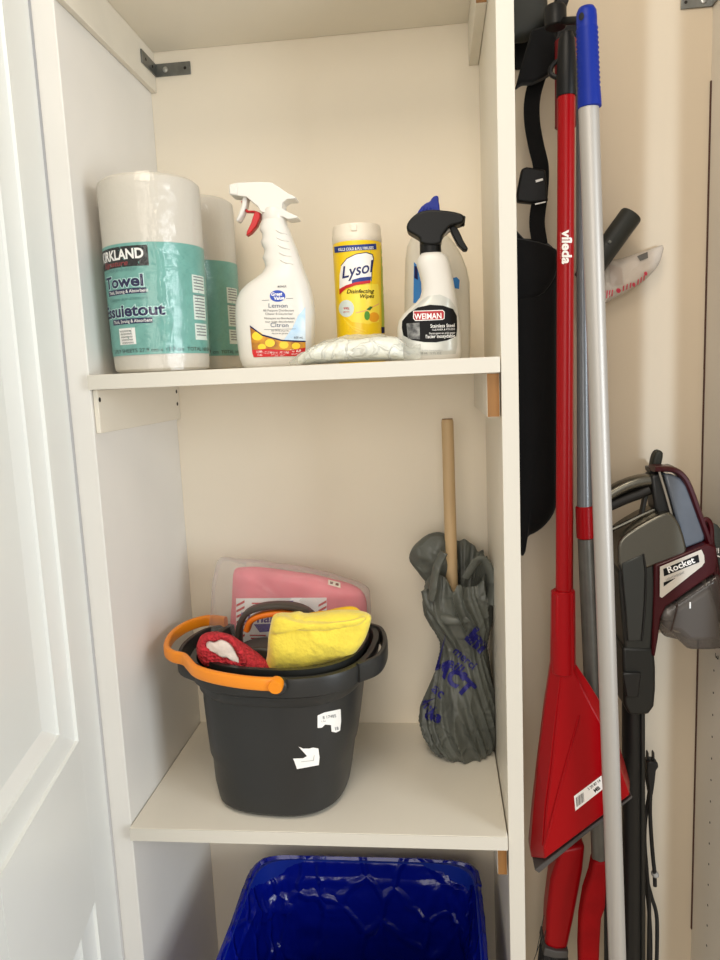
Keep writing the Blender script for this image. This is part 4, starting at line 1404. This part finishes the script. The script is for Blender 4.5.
# ---- stick vacuum
def vacuum():
    Y = .188
    t = thing('stick_vacuum', tuple(atz(630, 960, .30) * 0 + Vector((at(628, 960, Y).x, Y, 0))), 'grey stick vacuum with maroon trim and clear dust cup by the right wall', 'vacuum cleaner')
    gm = M('vac_grey_metal', (112, 109, 99), .27, metal=.85)
    dk = M('vac_dark', (26, 28, 26), .4)
    md = M('vac_mid', (54, 56, 53), .36, metal=.35)
    mr = M('vac_maroon', (62, 4, 12), .30, spec=.35)
    cl = M('vac_clear_cup', (104, 96, 90), .1, film=.35, coat=.6)
    # main motor barrel
    obj('motor_barrel', prism(spl2([(612, 548), (613, 536), (622, 527), (640, 516), (656, 508.5), (664, 509), (672, 520), (678, 540), (677, 548), (660, 555), (640, 562), (620, 568), (613, 562)], 2), Y - .030, Y + .040), gm, t, bevel=.014, seg=4)
    obj('deck_edge', tube([at(x, y, Y - .004) for x, y in ((611, 530), (626, 523), (642, 515), (656, 509))], .003, n=8), gm, t)
    nk = obj('neck', prism([(613, 566), (620, 562), (643, 553), (648, 555), (650, 580), (648.5, 612), (646, 645), (640, 648), (620, 648), (617, 615)], Y - .028, Y + .030), md, t, bevel=.005, seg=3)
    obj('neck_panel', prism([(621, 563), (642.5, 553.5), (645, 572), (644, 605), (641, 640), (627, 641), (624.5, 605), (622, 580)], Y - .0315, Y - .025), M('vac_panel', (62, 64, 62), .34, metal=.3), nk, bevel=.002)
    obj('panel_seam', tube([at(x, y, Y - .031) for x, y in ((643.5, 554), (646, 574), (645, 606), (642, 641))], .0011, n=6), M('seam_black', (16, 14, 14), .5), nk)
    obj('panel_seam', tube([at(x, y, Y - .031) for x, y in ((620, 565), (621.5, 582), (624, 606), (626.5, 641))], .0009, n=6), MATS['seam_black'], nk)
    obj('connector', prism([(617.5, 640), (648.5, 641), (650, 660), (650, 682), (648.5, 698), (643, 706), (624, 706), (619, 696), (618, 664)], Y - .030, Y + .026), dk, t, bevel=.004, seg=3)
    obj('release_button', prism([(622, 672), (641, 672), (638, 697), (626, 697)], Y - .034, Y - .028), M('vac_black', (26, 27, 27), .35), t, bevel=.002)
    a, b = at(633, 700, Y - .004), at(633.5, 955, Y - .004)
    d = (b - a).normalized()
    foot_z = .045
    e = a + d * ((foot_z - a.z) / d.z)
    obj('wand', rod(e, a, .0152), M('wand_dark', (30, 31, 31), .4, metal=.2), t)
    obj('wand_rib', prism([(637, 700), (641.5, 700), (642, 955), (638, 955)], Y - .020, Y - .006, Y), dk, t, bevel=.002)
    obj('floor_nozzle', box(e.x - .085, e.x + .085, Y - .11, Y + .03, .002, .06), dk, t, bevel=.015, seg=3)
    # top handle
    hp = [(598, 503), (606, 496), (620, 487.5), (634, 482), (648, 479.5), (657, 480)]
    h = obj('handle', tube([at(x, y, Y) for x, y in hp], .0085, .014, ref=(0, 1, 0), sq=2.6, n=18), gm, t)
    hp = [(600, 509.5), (612, 504), (626, 498), (638, 493.5), (648, 489)]
    obj('grip', tube([at(x, y, Y) for x, y in hp], .0075, .012, ref=(0, 1, 0), sq=2.6, n=16), M('grip_black', (22, 20, 18), .55), h)
    obj('trigger_strut', prism([(643.5, 494), (647.5, 494), (643, 514), (639.5, 515.5)], Y - .006, Y + .006), dk, t, bevel=.001)
    obj('rear_post', prism([(647, 474), (657, 470), (664, 496), (670, 520), (677, 544), (668, 534), (656, 514), (651, 506)], Y - .016, Y + .020), M('vac_black', (26, 27, 27), .35), t, bevel=.004, seg=3)
    cp = obj('wall_clip', prism(spl2([(650.5, 470), (650.5, 464), (652.5, 455), (656, 450.3), (660.6, 450.6), (661.2, 456), (659.6, 464), (659, 470)], 2), Y + .004, Y + .024), M('clip_dark_green', (38, 42, 36), .5), t, bevel=.003)
    obj('clip_tab', prism([(647, 466.5), (662, 466), (671, 464.5), (671, 468), (660, 471), (648, 472)], Y - .004, Y + .022), MATS['vac_black'], t, bevel=.0015)
    # dust container window with maroon frame
    win = [(659.5, 471.5), (668, 472.5), (676, 476.5), (682, 484), (690, 504), (700, 532), (699, 538), (679.5, 545.5), (674, 524), (667, 498)]
    obj('dust_window', prism(win, Y - .022, Y + .018), M('window_ice', (98, 105, 116), .16, coat=.6, var=.15, vscale=30), t, bevel=.003)
    wr_ = obj('window_rim', tube([at(x, y, Y - .023) for x, y in ((659, 471), (666, 494), (673, 520), (679, 545))], .0016, n=8), M('rim_silver', (170, 166, 156), .35, metal=.4), t)
    fr = [(652, 468), (664, 468), (674, 470), (682, 477), (688, 489), (696, 511), (704, 533), (711, 556), (717, 590), (722, 622)]
    obj('trim_frame', tube([at(x, y, Y - .012) for x, y in fr], .0042, .016, ref=(0, 1, 0), sq=3.5, n=14), mr, t)
    plate = [(649, 560), (660, 556), (680, 547.5), (700, 539), (709, 542), (711, 556), (709, 567), (700, 573), (680, 587), (660, 601), (655, 612), (652.5, 632), (649.5, 650), (646.5, 648), (647.5, 620), (648.5, 590)]
    pg_ = prism(plate, Y - .034, Y + .020)
    pl = obj('maroon_plate', pg_, mr, t, bevel=.003)
    tr = bvh(pg_)
    nm = obj('name_badge', decal([(659.6, 566.4), (701, 549.2), (703.6, 555), (704.2, 562), (701.4, 566), (661.5, 597.5), (659.4, 596)], tr, .0034, 5), M('badge_silver', (214, 206, 194), .3, metal=.2), pl, label='silver name badge')
    obj('badge_black', [decal([(662.8, 568.6), (697.8, 554.2), (699, 561.8), (663.6, 576)], tr, .0038, 5), decal([(663.2, 582), (675.4, 577.4), (663.2, 586.2)], tr, .0038, 5)], ink_black, nm)
    obj('lettering', text('Rocket', 681.2, 567.4, 9.0, tr, .385, off=.0046, bold=.022, sx=1.12), ink_white, nm)
    obj('lettering', text('LIGHTWEIGHT', 675, 576.6, 3.0, tr, .39, off=.0046, bold=.01), ink_grey, nm)
    # clear dust cup
    cup = [(655, 604), (666, 597), (684, 585), (700, 574), (711, 567), (716, 590), (720, 622), (722, 640), (700, 641.5), (681, 641.5), (671, 632), (657, 629), (653.5, 622)]
    cg = prism(cup, Y - .034, Y + .034)
    obj('cup_core', prism([(660, 608), (676, 599), (704, 582), (712, 606), (714, 634), (684, 635), (674, 626), (660, 624)], Y - .024, Y + .026), M('cup_core', (104, 98, 92), .5, metal=.2), t, bevel=.006)
    cu = obj('dust_cup', cg, cl, t, bevel=.006, seg=3)
    tr = bvh(cg)
    obj('cup_seam', tube([onto(tr, x, y, .0004) for x, y in ((673.5, 594), (677, 606), (674.5, 618), (671, 631))], .0012, n=6), M('seam_brown', (60, 46, 40), .5), cu)
    obj('lettering', [text('i', 690, 608, 9, tr, 0, off=.001, bold=.04)], ink_white, cu)
    obj('inner_cone', lathe_ax(at(668, 612, Y - .02), (0, -1, -.1), [(.002, .012), (.011, .006), (.013, 0)], 18), M('cone_grey', (150, 146, 142), .3, metal=.3), cu)
    # side pod
    pod = spl2([(704, 522), (709, 520), (714, 526), (722, 533), (728, 545), (728, 580), (725, 600), (716, 598), (711, 560), (707, 540)], 2)
    pd = prism(pod, Y - .026, Y + .03)
    po = obj('side_pod', pd, M('pod_green_black', (50, 56, 52), .45), t, bevel=.006, seg=3)
    obj('pod_rim', tube([at(x, y, Y - .024) for x, y in ((702, 521), (707, 519.5), (711, 526), (712, 545), (716, 580))], .0035, n=8), mr, t)
    tr = bvh(pd)
    obj('pod_print', [decal([(715.5, 548), (716.3, 547.8), (717, 556), (716.2, 556)], tr, .001), decal([(717.5, 548), (718.5, 547.8), (718.8, 553), (718, 553)], tr, .001), decal([(717.4, 555), (720.4, 556.4), (720.4, 557.6), (717.2, 556.4)], tr, .001)], ink_white, po)


vacuum()

# ---- power cord
YC = .228
t = thing('power_cord', tuple(at(650, 960, YC)), 'black power cord with a two-prong plug hanging by the wand', 'cord')
cm = M('cord_black', (24, 24, 24), .5)
pb = prism([(645.5, 760), (648, 758.5), (656, 759.5), (657, 764), (654.5, 768), (653.5, 778), (651.5, 792), (648.5, 794), (646.5, 782), (645, 768)], YC - .009, YC + .009)
pl = obj('plug', pb, cm, t, bevel=.002)
for x in (647.3, 653):
    obj('prong', prism([(x - 1, 760.5), (x - .9, 752), (x, 750.6), (x + .9, 752), (x + 1.1, 760.5)], YC - .003, YC + .003), MATS['vac_black'], pl)
C1 = [(649.8, 790), (648, 802), (645.5, 818), (644.5, 840), (646.5, 868), (649, 900), (649, 930), (648, 985)]
C2 = [(650.5, 790), (650, 810), (651, 832), (653, 858), (654.5, 872), (655, 886)]
C3 = [(643, 770), (642, 800), (643, 840), (645.5, 872), (651, 895), (656.5, 915), (657, 945), (656, 985)]
C4 = [(647, 806), (643, 830), (642, 858), (645, 880), (648.5, 906), (650.5, 940), (650, 985)]
for k, (P, dy) in enumerate(((C1, 0), (C2, -.006), (C3, .008), (C4, .014))):
    obj('cable', tube([at(x, y, YC + dy) for x, y in P], .0030, n=10), cm, t)
obj('cord_clip', lathe_ax(at(655, 874, YC - .004), (0, -1, .2), [(.004, -.006), (.0052, -.003), (.0052, .003), (.003, .006)], 14), M('clip_pale', (170, 168, 164), .4), t)
# slack loops seen between the poles
for P, dy in (([(606, 830), (607, 870), (606, 910), (606, 985)], .02), ([(611, 820), (612, 860), (610.5, 900), (609, 985)], .026)):
    obj('cable', tube([at(x, y, YC + dy) for x, y in P], .0030, n=8), cm, t)
